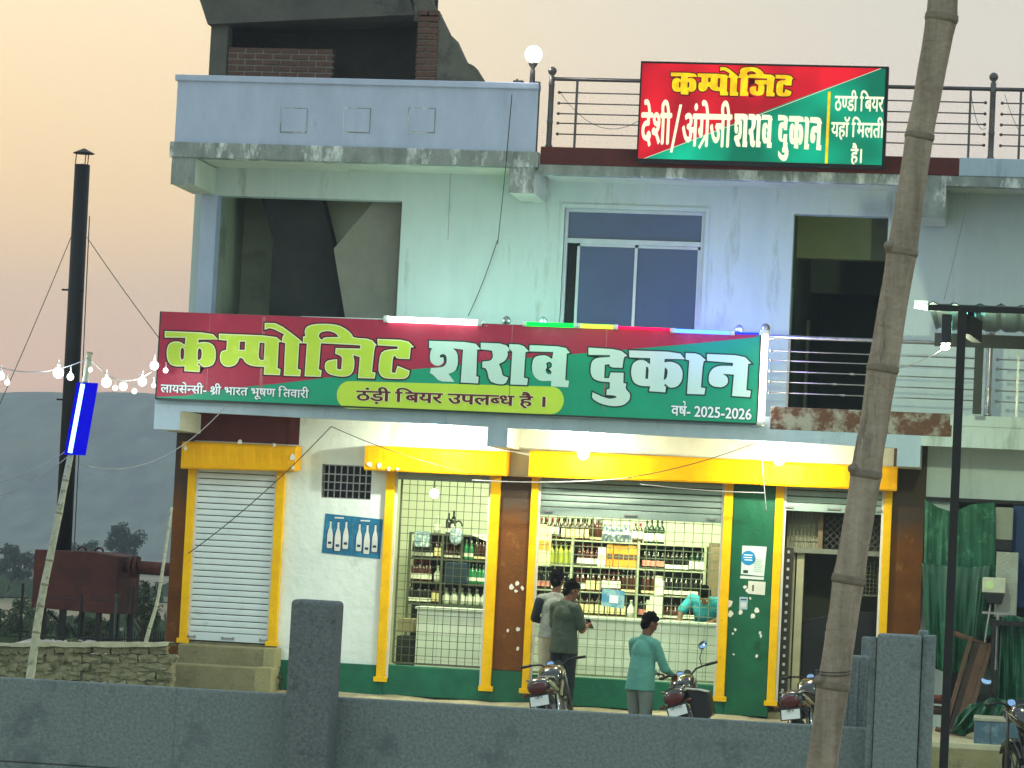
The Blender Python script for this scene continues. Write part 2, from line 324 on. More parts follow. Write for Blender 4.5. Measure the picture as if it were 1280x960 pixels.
# lower slab
bx('slab', SOF, (XL-.02, XR, -.98, .2, 3.42, 3.56), label='underside slab of the balcony')
fp = Mb(); fp.prism([(-10.21, 3.345), (-.93, 3.272), (-.93, 3.43), (-.6, 3.43), (-.6, 3.69), (-2.6, 3.58), (-10.21, 3.60)], -1.0, -.86)
fp.done('fascia', FAS, B)
bx('fascia', PLU, (-.93, XR, -1.0, -.86, 3.315, 3.435), (-.6, XR, -.995, -.86, 3.435, 3.565), (-.6, XR, -1.02, -.86, 3.565, 3.69), label='pale greenish balcony edge at the right end')
bx('kerb', M('chipped_kerb', '6E4A36', '5A3E30', 6, .95, .8, c3='9B978A', s3=3, t3=.52), (-2.7, -.58, -1.005, -.84, 3.43, 3.70), bevel=.01, label='chipped brown kerb under the balcony railing')
for a, b_, zb in ((-10.21, -9.885, 3.11), (-6.075, -5.83, 3.08), (-1.2, -.93, 3.06)):
    bx('bracket_beam', SOF, (a+.004, b_-.004, -.985, .0, zb+.004, 3.43 if a > -2 else 3.36), bevel=.008); bx('beam_face', FAS, (a, b_, -.999, -.985, zb, 3.42 if a > -2 else 3.35), bevel=.003)
# first floor walls
WX = [(-10.03, -9.84), (-7.47, -5.43), (-3.67, -2.60), (-1.46, XR)]
bx('wall', PAR, (-10.04, -9.84, -.01, .2, 3.56, 6.12), label='bluish corner strip of the upper floor')
bx('wall', PLU, *[(a, b_, 0, .2, 3.56, 6.5) for a, b_ in WX[1:]], (-10.04, -7.47, 0, .2, 6.12, 6.5), (-5.43, -3.67, 0, .2, 6.10, 6.5), (-2.60, -1.46, 0, .2, 6.11, 6.5), (-5.43, -3.67, 0, .2, 3.56, 4.45), (-9.84, -7.47, 0, .2, 3.56, 4.3), label='pale upper wall')
# upper slab, parapet, brackets
bx('slab', SOF, (XL, -5.6, -.98, .2, 6.475, 6.62), (-5.6, XR, -.98, .2, 6.42, 6.52), label='underside slab of the roof')
bx('roof', CONR, (XL, XR, .2, 7.2, 6.46, 6.6))
bx('slab_band', BAND, (-10.2, -5.62, -1.03, -.86, 6.455, 6.645), bevel=.012, label='rain stained concrete band under the parapet')
bx('slab_band', BAND, (-5.62, XR, -1.0, -.86, 6.375, 6.50), bevel=.01, label='stained roof slab edge under the lit signboard')
bx('kerb', RED, (-5.60, -.62, -1.01, -.84, 6.50, 6.71), bevel=.008, label='dark red kerb under the roof railing')
bx('kerb', FAS, (-.62, XR, -1.01, -.84, 6.50, 6.715), bevel=.008, label='blue grey kerb at the right end of the roof')
for a, b_, z0, z1 in ((-10.17, -9.87, 6.12, 6.46), (-5.97, -5.66, 6.14, 6.46), (-1.06, -.76, 6.0, 6.38)):
    bx('bracket_beam', SOF, (a+.004, b_-.004, -.985, 0, z0+.004, z1), bevel=.008); bx('beam_face', BAND, (a, b_, -1.005, -.985, z0, z1), bevel=.004)
par = bx('parapet', PAR, (-10.15, -5.665, -1.0, -.86, 6.64, 7.40), (-10.15, -10.01, -.86, .5, 6.6, 7.42))
bx('coping', PAR, (-10.18, -5.66, -1.035, -.83, 7.40, 7.475), bevel=.01)
for x0, x1 in ((352, 383), (430, 462), (511, 543)):
    a, b_, z0, z1 = rect(x0, 136, x1, 165, -1)
    bx('panel', PAR, (a, b_, -1.012, -.99, z0, z1), bevel=.004)
    mb = Mb(); mb.box(a-.012, b_+.012, -1.004, -.99, z0-.012, z0); mb.box(a-.012, b_+.012, -1.004, -.99, z1, z1+.012); mb.box(a-.012, a, -1.004, -.99, z0, z1); mb.box(b_, b_+.012, -1.004, -.99, z0, z1)
    mb.done('panel_edge', BAND, B)

# ---- yellow hoods and shutter guides
for i, (a, b_, z0, z0b, z1) in enumerate(((-10.02, -8.575, 2.66, 2.69, 2.995), (-7.70, -5.94, 2.745, 2.75, 3.045), (-5.655, -2.85, 2.755, 2.79, 3.075), (-2.84, -1.21, 2.785, 2.785, 3.07))):
    mb = Mb(); n = 40
    for k in range(n+1):
        x = a+(b_-a)*k/n; d = .0022*sin(k*.9+i)+.0014*sin(k*2.1)
        zz0 = z0+(z0b-z0)*k/n
        mb.v += [(x, -.02, z1+.02), (x, -.33, z1), (x, -.36-d, z1-.03), (x, -.355-d*1.5, (z1+zz0)/2), (x, -.36+d*.5, zz0+.02), (x, -.345, zz0), (x, -.02, zz0+.02)]
    for k in range(n):
        for j in range(6): mb.f.append((7*k+j, 7*k+7+j, 7*k+8+j, 7*k+j+1)); mb.m.append(0)
    mb.f += [tuple(range(7)), tuple(7*n+j for j in range(6, -1, -1))]; mb.m += [0, 0]
    mb.done('shutter_hood', YEL, B, smooth=False)
for a, b_, z0, z1 in ((-10.0, -9.905, .50, 2.68), (-8.865, -8.76, .52, 2.70), (-7.475, -7.365, .16, 2.76), (-6.16, -6.04, .12, 2.76), (-5.655, -5.57, .12, 2.77), (-3.285, -3.18, .16, 2.80), (-2.665, -2.565, .14, 2.80), (-1.36, -1.265, .16, 2.79)):
    mb = Mb(); mb.box(a, b_, -.075, -.045, z0, z1); mb.box(a, a+.012, -.045, .0, z0, z1); mb.box(b_-.012, b_, -.045, .0, z0, z1); mb.box(a-.03, b_+.03, -.08, -.045, z0-.0, z0+.06)
    mb.done('shutter_guide', YELD, B, bevel=.004)
    bx('guide_edge', WHT, (b_-.002 if a < -9 or abs(a+7.475) < .01 or abs(a+5.655) < .01 or abs(a+2.665) < .01 else a-.03, (b_+.03) if a < -9 or abs(a+7.475) < .01 or abs(a+5.655) < .01 or abs(a+2.665) < .01 else a+.002, -.03, .0, z0+.05, z1))

# ---- roller shutters: one mesh per slat
def shutter(x0, x1, ztop, zbot, mat, y, label, pitch=.0765):
    r = Mb(); r.box(x0, x1, y-.006, y+.02, zbot, zbot+.10); rail = r.done('roller_shutter', mat, B, bevel=.004); rail['label'] = label
    n = int((ztop-zbot-.10)/pitch)+1; z = zbot+.103
    s = Mb(); pr = [(y+.008, .003), (y-.004, .005), (y-.008, .012), (y-.009, pitch*.5), (y-.008, pitch-.014), (y-.004, pitch-.007), (y+.008, pitch-.005)]
    m = len(pr); s.v = [(x0, a, z+b) for a, b in pr]+[(x1, a, z+b) for a, b in pr]
    s.f = [tuple(range(m)), tuple(range(2*m-1, m-1, -1))]+[(i, i+m, (i+1) % m+m, (i+1) % m) for i in range(m)]; s.m = [0]*len(s.f)
    o = s.done('slat', mat, rail)
    copies(o, [(0, 0, pitch*k) for k in range(1, n)])
    for fx, wd in ((.06, .09), (.5, .14), (.93, .09)):
        cx = x0+(x1-x0)*fx; h = Mb(); h.box(cx-wd/2, cx+wd/2, y-.03, y-.006, zbot+.035, zbot+.05); h.box(cx-wd/2-.01, cx-wd/2+.01, y-.02, y-.006, zbot+.025, zbot+.06); h.box(cx+wd/2-.01, cx+wd/2+.01, y-.02, y-.006, zbot+.025, zbot+.06)
        h.done('handle' if fx == .5 else 'latch', STL, rail)
    b = Mb(); b.box(x0, x1, y+.022, y+.028, zbot, ztop); b.done('backing_sheet', DARK, rail)
    return rail
shutter(-9.92, -8.85, 2.72, .545, SHW, -.02, 'fully closed white roller shutter')
shutter(-5.58, -3.27, 2.80, 2.305, SHG, -.02, 'grey roller shutter rolled up over the wide counter')
shutter(-2.57, -1.35, 2.80, 2.50, SHG, -.02, 'grey roller shutter rolled up over the doorway')
shutter(-7.38, -6.15, 2.80, 2.66, SHG, .0, 'rolled up shutter of the narrow opening')

# ---- wire grilles: each bar is a piece
def grille(x0, x1, z0, z1, px, pz, y, r, mat, label, jitter=.0, frame=True):
    f = Mb()
    for q in ((x0-.012, x0+.012, z0, z1), (x1-.012, x1+.012, z0, z1), (x0, x1, z0-.012, z0+.012), (x0, x1, z1-.012, z1+.012)): f.box(q[0], q[1], y-.012, y+.012, q[2], q[3])
    fr = f.done('grille', mat, B); fr['label'] = label
    v = Mb(); v.box(x0+px-r, x0+px+r, y-r, y+r, z0, z1); o = v.done('bar', mat, fr)
    n = int(round((x1-x0)/px)); copies(o, [(px*k+random.uniform(-jitter, jitter), 0, 0) for k in range(1, n-1)])
    h = Mb(); h.box(x0, x1, y-r-.006, y+r-.006, z0+pz-r, z0+pz+r); o = h.done('bar', mat, fr)
    n = int(round((z1-z0)/pz)); copies(o, [(0, 0, pz*k+random.uniform(-jitter, jitter)) for k in range(1, n-1)])
    return fr
grille(-7.30, -6.17, .40, 2.76, .1, .1, .07, .0036, GMESH, 'welded wire grille of the narrow opening', .006)
grille(-5.56, -3.28, .38, 2.5, .112, .112, .07, .0042, M('green_grille', '8FA07A', '6F8060', 9, .5, metal=.2), 'welded wire grille in front of the bottle counter', .006)
grille(-8.307, -7.675, 2.388, 2.806, .079, .10, .05, .007, STL, 'small barred vent in the white wall')
bx('vent_recess', DARK, (-8.307, -7.675, .19, .2, 2.388, 2.806))

# ---- concrete steps before the closed shutter
st = thing('concrete_steps', 'two weathered cement steps leading up to the closed white shutter', 'steps', (-9.4, -.3, 0))
bx('step', STEP, (-9.93, -8.70, -.36, -.02, 0, .50), bevel=.02, parent=st)
bx('step', STEP, (-10.08, -8.66, -.66, -.36, -.1, .27), bevel=.02, parent=st)
bx('step', M('pale_step_cement', 'A39C74', '8C865F', 4, .9, .6), (-8.86, -8.652, -.668, -.30, -.1, .277), (-8.84, -8.69, -.37, -.03, .27, .505), bevel=.01, parent=st)

# ---- white paint patches on the pillars
PATCH = M('paint_patch', 'E9E6DC', 'D8D4C8', 6, .8)
def patch(px, py, r, y, n=9):
    x, z = at(px, py, y); mb = Mb(); pts = [(x+r*(.6+.6*random.random())*cos(2*pi*k/n), z+r*(.6+.8*random.random())*sin(2*pi*k/n)) for k in range(n)]
    mb.prism(pts, y-.003, y+.0); mb.done('paint_patch', PATCH, B)
for p in ((646, 729, .03), (639, 734, .035), (645, 739, .022), (653, 735, .025), (635, 788, .02), (648, 787, .028), (647, 811, .022), (912, 755, .045), (913, 767, .035), (926, 765, .03), (946, 763, .035), (941, 770, .03), (919, 787, .018), (916, 792, .015), (950, 791, .02), (951, 795, .02), (917, 818, .015), (946, 820, .02), (938, 748, .015), (931, 734, .025), (934, 738, .02)):
    patch(p[0], p[1], p[2], -.031)

# ---- first floor: stair room behind the left opening
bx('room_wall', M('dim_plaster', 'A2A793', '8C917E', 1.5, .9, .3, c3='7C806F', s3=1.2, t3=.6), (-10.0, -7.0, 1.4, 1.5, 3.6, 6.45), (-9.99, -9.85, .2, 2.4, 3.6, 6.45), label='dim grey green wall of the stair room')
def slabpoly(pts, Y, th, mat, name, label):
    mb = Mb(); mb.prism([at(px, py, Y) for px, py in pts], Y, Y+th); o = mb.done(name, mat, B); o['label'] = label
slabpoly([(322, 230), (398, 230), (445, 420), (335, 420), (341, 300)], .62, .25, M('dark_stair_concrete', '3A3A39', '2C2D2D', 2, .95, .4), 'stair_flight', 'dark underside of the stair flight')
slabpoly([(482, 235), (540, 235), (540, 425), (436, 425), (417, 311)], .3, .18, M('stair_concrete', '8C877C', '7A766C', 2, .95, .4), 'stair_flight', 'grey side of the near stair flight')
bx('wall', M('lit_stair_plaster', 'E4ECD0', 'D6DEC2', 2, .9, .3), (-9.0, -7.2, 1.0, 1.1, 5.2, 6.4), label='stair wall between the flights, coloured pale as if lit')  # light falling on this wall is put into its paler colour
bx('floor', CONR, (-10.0, XR-.2, .2, 6.9, 3.56, 3.62))
# corridor behind the door opening
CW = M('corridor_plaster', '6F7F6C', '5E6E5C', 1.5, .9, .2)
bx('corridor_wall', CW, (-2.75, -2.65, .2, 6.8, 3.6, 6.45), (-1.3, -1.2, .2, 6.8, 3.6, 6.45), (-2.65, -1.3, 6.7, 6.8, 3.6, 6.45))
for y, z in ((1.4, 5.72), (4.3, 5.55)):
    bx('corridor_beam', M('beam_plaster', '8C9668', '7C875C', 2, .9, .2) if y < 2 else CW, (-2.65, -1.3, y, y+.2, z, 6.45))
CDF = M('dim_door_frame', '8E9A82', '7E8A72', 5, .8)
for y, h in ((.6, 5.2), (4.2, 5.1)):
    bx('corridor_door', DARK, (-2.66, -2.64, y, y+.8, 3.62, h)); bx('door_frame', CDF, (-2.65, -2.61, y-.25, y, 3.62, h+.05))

# ---- sliding window
a, b_, z0, z1 = -5.42, -3.68, 4.45, 6.10
wn = Mb(); fw = .045
for q in ((a, a+fw, z0, z1), (b_-fw, b_, z0, z1), (a+fw, b_-fw, z1-fw, z1), (a+fw, b_-fw, z0, z0+fw), (a+fw, b_-fw, 5.70-.03, 5.70+.03)): wn.box(q[0], q[1], .03, .10, q[2], q[3])
W1 = wn.done('window', ALU, B, bevel=.004); W1['label'] = 'aluminium sliding window with dark blue panes'
bx('pane', GLS, (a+fw, b_-fw, .07, .075, 5.73, z1-fw), parent=W1)
for x0, x1, y in ((a+.17, -4.50, .055), (-4.54, b_-fw, .075)):
    s = Mb()
    for q in ((x0, x0+.035, z0+fw, 5.67), (x1-.035, x1, z0+fw, 5.67), (x0, x1, z0+fw, z0+fw+.04), (x0, x1, 5.635, 5.67)): s.box(q[0], q[1], y-.012, y+.012, q[2], q[3])
    s.done('sash', ALU, W1); bx('pane', GLS, (x0+.035, x1-.035, y-.002, y+.003, z0+.08, 5.636), parent=W1)
bx('reveal', DARK, (a+fw, a+.17, .12, .13, z0, 5.67), parent=W1)
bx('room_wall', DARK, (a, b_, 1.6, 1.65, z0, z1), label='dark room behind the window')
mb = Mb()
for q in ((a-.05, a, z0, z1+.05), (b_, b_+.05, z0, z1+.05), (a, b_, z1, z1+.05)): mb.box(q[0], q[1], -.015, .0, q[2], q[3])
mb.done('window_surround', PLU, B)

# ---- railings
def railing(segs, ztop, zb, rods, posts, thin, y, label, mat):
    top = Mb(); top.tube([(segs[0][0]-.1, y, ztop), (segs[-1][1]+.1, y, ztop)], .024, 8); rl = top.done('railing', mat, B, smooth=True); rl['label'] = label
    for a, b_ in segs:
        for z in rods:
            m = Mb(); m.tube([(a, y, z), (b_, y, z)], .0085, 6); m.ball((a, y, z), .02, 8, 6); m.ball((b_, y, z), .02, 8, 6)
            m.ball((a+(b_-a)*random.uniform(.3, .7), y, z), .017, 8, 6, (2.2, 1, 1)); m.done('rail', mat, rl, smooth=True)
    for x, z1 in posts:
        m = Mb(); m.lathe([(.045, zb), (.045, zb+.03), (.034, zb+.05), (.034, zb+.3), (.04, zb+.32), (.034, zb+.34), (.034, z1-.22), (.04, z1-.2), (.034, z1-.18), (.034, z1-.1), (.02, z1-.09), (.045, z1-.06), (.055, z1-.03), (.045, z1), (.02, z1+.02)], (x, y, 0), 12)
        m.done('post', mat, rl, smooth=True)
    for x in thin:
        m = Mb(); m.box(x-.014, x+.014, y-.012, y+.012, zb, ztop); m.done('baluster', mat, rl)
    return rl
zr = [at(700, q, -.93)[1] for q in (115.5, 129, 142, 154, 167.5)]
px_ = lambda p, y, Y=-.93: at(p, y, Y)[0]
railing([(px_(698, 140), px_(1231, 150)), (px_(1252, 150), 2.4)], 7.545, 6.70, zr, [(px_(688, 140), 7.67), (px_(1240, 150), 7.72)], [px_(720, 140), px_(960, 140), px_(1212, 150), px_(1275, 150)], -.93, 'dark steel railing along the roof terrace', STLD)
zr2 = [at(1160, q, -.93)[1] for q in (446, 458, 471.5, 485, 498.5)]
rl = railing([(px_(962, 470), px_(1226, 475)), (px_(1246, 475), 2.4)], 4.53, 3.69, zr2, [(px_(954, 470), 4.66), (px_(1236, 475), 4.70)], [px_(985, 470), px_(1090, 470), px_(1272, 475)], -.93, 'polished steel railing of the balcony', STL)
cp = Mb(); cp.tube([(-5.69, -.95, 6.64), (-5.69, -.95, 7.50)], .04, 8); cp.done('corner_post', STLD, B)

# ---- unfinished roof room with loose brickwork
HY = .5
def hp(px, py, Y=HY): return at(px, py, Y)
slab = Mb(); slab.prism([hp(236, -60), hp(500, -60), hp(512, 0), hp(519, 20), hp(262, 32), hp(250, -5)], HY-.1, HY+1.0)
slab.done('roof_slab', CONR, B)
hx0 = hp(262, 60)[0]
bx('pillar', CONR, (hx0, hp(284, 60)[0], HY, HY+.25, 6.6, 8.75), bevel=.02, label='rough concrete corner pillar of the roof room')
sw = Mb(); rng = random.Random(3)
edge = [(538, -40), (538, 0), (545, 10), (551, 25), (558, 40), (566, 48), (575, 62), (583, 75), (592, 84), (603, 98), (604, 112)]
sw.prism([hp(545, 115)]+[hp(x+rng.uniform(-2, 2), y+rng.uniform(-2, 2)) for x, y in edge[::-1]]+[hp(517, -40), hp(517, 26), hp(545, 28)], HY+.02, HY+.3)
sw.done('sloping_wall', M('sloping_rough_plaster', '66645A', '4C4B45', 4, .95, .7, c3='3E3D39', s3=3, t3=.55), B)
bx('rear_wall', M('dark_brickwork', '3B322E', '2C2725', 6, .95, .6), (hx0, hp(560, 60)[0], HY+2.2, HY+2.4, 6.6, 7.7), (hx0, hp(500, 60)[0], HY+2.2, HY+2.4, 7.7, 8.6), (hx0, hx0+.12, HY+.25, HY+2.2, 6.6, 8.7), label='dark brick back of the roof room')
bx('inner_wall', MATS['dark_brickwork'], (hx0+.02, at(543, 60, HY+.7)[0], HY+.7, HY+.8, 6.6, 8.95))
# low brick infill wall and brick pier, each brick its own piece
bw = .215; bh = .062
wx0, wx1 = hp(284, 80)[0], hp(415, 80)[0]; zt = hp(350, 60)[1]
bx('mortar_bed', MORT, (wx0, wx1, HY+.03, HY+.12, 7.2, zt-.01))
bb = Mb(); bb.box(0, bw, 0, .1, 0, bh); b0 = bb.done('brick', [BRK], B, bevel=.005); b0.location = (0, 0, 0)
pcs = []; z = zt-bh; r_ = 0
while z > 7.35:
    x = wx0-(.1 if r_ % 2 else .0)
    while x < wx1-.02:
        xa = max(x, wx0); xb = min(x+bw, wx1)
        if xb-xa > .05: pcs.append((xa, HY+.015+rng.uniform(-.006, .006), z, (xb-xa)/bw))
        x += bw+.018
    z -= bh+.016; r_ += 1
px0, px1 = hp(520, 70)[0], hp(546, 70)[0]; z = 8.55; r_ = 0
bx('mortar_bed', MORT, (px0+.01, px1-.005, HY+.02, HY+.25, 7.2, 8.6))
while z > 7.4:
    ws = [(px0, px1)] if r_ % 2 else [(px0, px0+.12), (px0+.135, px1)]
    for xa, xb in ws: pcs.append((xa, HY-.005+rng.uniform(-.006, .006), z, (xb-xa)/bw))
    z -= bh+.016; r_ += 1
for i, (x, y, z, s) in enumerate(pcs):
    o = b0 if i == 0 else b0.copy()
    if i: COL.objects.link(o)
    o.parent = B; o.location = Vector((x, y, z))-Vector((0, 0, 0)); o.scale = (s, 1, 1)
    o.location = Vector((x, y, z))-OFF[B.name]
b0.data.transform(Matrix.Translation(OFF[B.name]))   # brick mesh sits at its own corner

# ---- doorway 3 fittings
dw = thing('doorway_frame', 'pale wooden frame and steel lattice inside the open doorway behind the bamboo', 'door frame', (-2, .4, .05))
def dbx(name, mat, *d, **k): return bx(name, mat, *d, parent=dw, **k)
r0 = rect(988, 660, 1003, 880, .4); dbx('post', M('cream_door_wood', 'B8B493', 'A29F80', 5, .7, .2), (r0[0], r0[0]+.03, .4, .48, .05, 2.05), (r0[0]+.05, r0[0]+.14, .38, .48, .05, 2.05), bevel=.004)
r1 = rect(977, 690, 987, 880, .25); dbx('slotted_post', M('brown_slotted_angle', '3C352C', '2E2922', 5, .6, .2), (r1[0]-.01, r1[0]+.10, .25, .30, .05, 2.05))
for k in range(18): dbx('slot', WHT, (r1[0]+.03, r1[0]+.06, .243, .249, .2+.105*k, .235+.105*k))
dbx('lintel', M('grey_lintel', '7C8072', '6C7064', 5, .7), (-2.56, -1.3, .3, .4, 2.0, 2.06))
for k in range(7): dbx('bar', GMESH, (-2.50+.045*k, -2.492+.045*k, .33, .338, 2.06, 2.5))
for k in range(2): dbx('bar', GMESH, (-2.52, -2.18, .325, .333, 2.2+.14*k, 2.212+.14*k))
dbx('panel', M('cream_panel', '9B9A80', '86856C', 5, .7), (-2.54, -2.16, .42, .45, 2.06, 2.6))
dbx('post', M('brown_wood_post', '7A6A4E', '655640', 5, .7), (-2.16, -2.10, .3, .38, 2.06, 2.6))
x0, x1, z0, z1 = -2.08, -1.32, 2.07, 2.46
m = Mb(); nd = 10
for k in range(-4, nd):
    for s in (1, -1):
        p = [(x0+.085*k+(z1-z0)*t if s > 0 else x0+.085*k+(z1-z0)*(1-t), z0+(z1-z0)*t) for t in (0, 1)]
        lo, hi = max(x0, min(p[0][0], p[1][0])), min(x1, max(p[0][0], p[1][0]))
        if lo >= hi: continue
        f = lambda x: p[0][1]+(x-p[0][0])/(p[1][0]-p[0][0])*(z1-z0)
        c = Mb(); c.tube([(lo, .34+.01*s, f(lo)), (hi, .34+.01*s, f(hi))], .0055, 4); c.done('lattice_bar', STL, dw)
gt = thing('panel_gate', 'black sheet metal gate leaf standing half open in the doorway', 'gate', (-1.9, .6, .05))
g = Mb(); g.prism([(-2.31, .06), (-1.3, .06), (-1.3, 1.32), (-1.62, 1.32), (-1.95, 1.26), (-2.2, 1.2), (-2.31, 1.18)], .5, .54)
g.done('leaf', M('gate_black', '1B1C1E', '131416', 6, .5, .2, metal=.3), gt, bevel=.006)
h = Mb(); h.box(-2.02, -1.96, .48, .5, 1.1, 1.16); h.box(-2.03, -1.98, .47, .5, .98, 1.06); h.tube([(-2.0, .48, .97), (-2.0, .48, .85)], .012, 6); h.done('latch', STL, gt)
a, b_, z0, z1 = rect(1095, 640, 1108, 745, .5)
grille(a-.15, b_+.05, z0, z1, .045, .05, .5, .004, GMESH, 'fine wire grille inside the doorway')

# chipped spots on the yellow hoods and painted bricks of the kerb
for px, py, r in ((232, 560, .03), (366, 572, .04), (300, 553, .03), (343, 556, .025), (462, 580, .035), (474, 582, .03), (486, 586, .025), (497, 586, .02), (366, 584, .025)):
    patch(px, py, r, -.368, 8)
# ================================================================ SIGN LETTERING
from mathutils.geometry import tessellate_polygon
def Z(rx, ry, s, pts): return [(rx+x/s, ry+y/s) for x, y in pts]
z1_ = lambda p: Z(195, 385, 8, p)
z2_ = lambda p: Z(345, 390, 6.737, p)
z3_ = lambda p: Z(525, 400, 6.095, p)
z4_ = lambda p: Z(725, 410, 5.333, p)
G = {}
G['ka'] = [z1_([(90,232),(560,250),(622,315),(425,315),(425,350),(470,340),(530,345),(575,370),(600,430),(596,520),(570,570),(520,590),(470,590),(425,548),(418,572),(440,578),(435,640),(285,630),(290,582),(220,585),(160,575),(125,540),(108,480),(112,400),(135,355),(180,335),(245,338),(290,372),(298,297),(90,295)]),
           z1_([(265,395),(286,412),(280,512),(258,520),(245,490),(247,412)]), z1_([(420,412),(442,400),(462,430),(457,500),(432,525),(415,515)])]
G['mpa'] = [z1_([(632,258),(1190,280),(1262,338),(1228,342),(1215,605),(1245,612),(1240,670),(1080,665),(1085,588),(1000,585),(930,570),(890,540),(868,500),(835,498),(820,540),(790,575),(730,590),(680,580),(645,540),(640,480),(655,432),(705,420),(712,325),(632,318)]),
            z1_([(840,335),(895,335),(890,420),(835,420)]), z1_([(1038,345),(1090,350),(1080,520),(1045,522),(1025,490)])]
G['o'] = [[(331.3,403.8),(348,404.3),(376.2,425.6),(378.4,428.9),(374,428.9),(372,461.2),(376.2,462.4),(375.4,470.2),(355.1,469.4),(356.9,428.9),(352.4,427.5),(353.6,420.4),(356,418.2),(339,409.5),(331,412)]]
G['ji'] = [z2_([(228,262),(230,208),(250,205),(242,155),(265,120),(330,102),(440,100),(530,112),(600,150),(640,190),(652,218),(800,228),(848,280),(832,285),(808,505),(838,512),(830,560),(693,555),(708,380),(650,362),(662,420),(655,490),(630,530),(580,545),(510,540),(440,520),(412,480),(415,430),(440,408),(515,398),(515,480),(550,485),(560,390),(545,368),(500,350),(505,305),(710,310),(712,280),(378,262),(360,485),(385,492),(378,545),(243,540),(262,265)]),
           z2_([(357,200),(378,168),(445,157),(505,178),(530,212),(405,214),(393,234),(374,230)])]
G['ta'] = [z2_([(855,228),(1105,238),(1160,295),(1135,298),(1125,395),(1018,392),(1005,368),(985,375),(975,510),(1005,515),(1025,455),(1125,495),(1118,540),(1080,565),(920,560),(880,535),(862,480),(880,350),(925,320),(1025,312),(1028,290),(860,280)])]
G['sha'] = [z3_([(72,160),(415,172),(460,222),(435,225),(428,430),(447,435),(442,482),(312,475),(330,225),(250,215),(285,250),(290,330),(270,390),(215,410),(262,470),(150,468),(100,415),(78,405),(85,368),(175,362),(205,330),(205,275),(180,256),(150,268),(155,290),(178,285),(182,320),(160,345),(120,348),(85,325),(76,290),(82,240),(95,215),(72,212)])]
G['ra'] = [z3_([(465,175),(645,182),(695,235),(665,238),(670,265),(650,310),(600,335),(620,380),(628,425),(672,440),(650,488),(590,488),(530,465),(510,370),(475,360),(478,318),(540,312),(560,280),(550,232),(465,222)])]
G['aa'] = [z3_([(682,185),(780,190),(828,238),(803,245),(790,440),(822,448),(815,495),(690,490),(705,240),(680,232)])]
G['ba'] = [z3_([(838,193),(1105,205),(1140,250),(1118,255),(1105,460),(1135,465),(1128,512),(1000,505),(1002,462),(915,465),(870,430),(852,370),(862,300),(890,275),(960,268),(1008,300),(1018,243),(835,238)]),
           z3_([(960,330),(985,315),(1008,330),(1005,360),(985,372),(1005,395),(1000,415),(970,415),(952,385),(968,360)])]
G['du'] = [z4_([(58,132),(265,145),(315,185),(292,192),(282,265),(205,262),(195,240),(165,245),(160,335),(195,335),(205,298),(290,300),(288,368),(308,372),(302,405),(335,440),(330,480),(290,515),(220,522),(140,505),(80,470),(85,430),(150,460),(200,475),(245,465),(240,450),(178,445),(180,410),(200,405),(200,360),(130,355),(85,335),(70,290),(78,225),(110,200),(200,195),(202,180),(58,178)])]
G['ka2'] = [z4_([(328,150),(660,162),(700,208),(565,205),(560,230),(610,225),(660,245),(685,290),(680,350),(650,390),(600,400),(568,370),(560,385),(572,392),(568,428),(462,420),(470,388),(400,385),(355,360),(340,300),(350,240),(385,215),(430,215),(468,245),(470,200),(330,195)]),
            z4_([(440,255),(460,265),(455,340),(435,340)]), z4_([(565,260),(588,280),(580,335),(557,350)])]
G['aa2'] = [z4_([(706,168),(790,172),(838,215),(820,222),(805,398),(835,402),(828,442),(715,438),(730,215),(706,210)])]
G['na'] = [z4_([(848,175),(1090,185),(1140,235),(1120,238),(1108,415),(1138,420),(1132,460),(1015,452),(1028,310),(950,305),(985,330),(985,370),(950,395),(890,390),(860,365),(860,310),(885,270),(930,252),(1020,255),(1022,232),(848,218)])]
SY = -1.12
def chaikin(p):
    out = []
    for i in range(len(p)):
        a, b = p[i-1], p[i]; c = p[(i+1) % len(p)]
        u = (b[0]-a[0], b[1]-a[1]); v = (c[0]-b[0], c[1]-b[1]); lu, lv = hypot(*u), hypot(*v)
        cs = (u[0]*v[0]+u[1]*v[1])/max(1e-9, lu*lv)
        if .35 < cs < .995:                   # round gentle bends, keep the square corners
            k = .22; out += [(b[0]-u[0]*k, b[1]-u[1]*k), (b[0]+v[0]*k, b[1]+v[1]*k)]
        else: out.append(b)
    return out
GP = {k: [chaikin([at(x, y, SY) for x, y in poly]) for poly in v] for k, v in G.items()}    # metres on the sign plane
def sarea(p): return sum(p[i][0]*p[(i+1) % len(p)][1]-p[(i+1) % len(p)][0]*p[i][1] for i in range(len(p)))/2
def offset(p, d):
    """grow (d>0) a closed polygon by d metres with clamped mitres"""
    if sarea(p) < 0: p = p[::-1]
    n = len(p); out = []
    for i in range(n):
        a, b, c = p[i-1], p[i], p[(i+1) % n]
        u = (b[0]-a[0], b[1]-a[1]); v = (c[0]-b[0], c[1]-b[1]); lu, lv = hypot(*u) or 1e-9, hypot(*v) or 1e-9
        n1 = (u[1]/lu, -u[0]/lu); n2 = (v[1]/lv, -v[0]/lv); m = (n1[0]+n2[0], n1[1]+n2[1]); q = m[0]**2+m[1]**2
        k = 2/max(q, .7); out.append((b[0]+m[0]*d*k*.5*1.0, b[1]+m[1]*d*k*.5*1.0)) if q < .7 else out.append((b[0]+m[0]*d/(q/2), b[1]+m[1]*d/(q/2)))
    return out
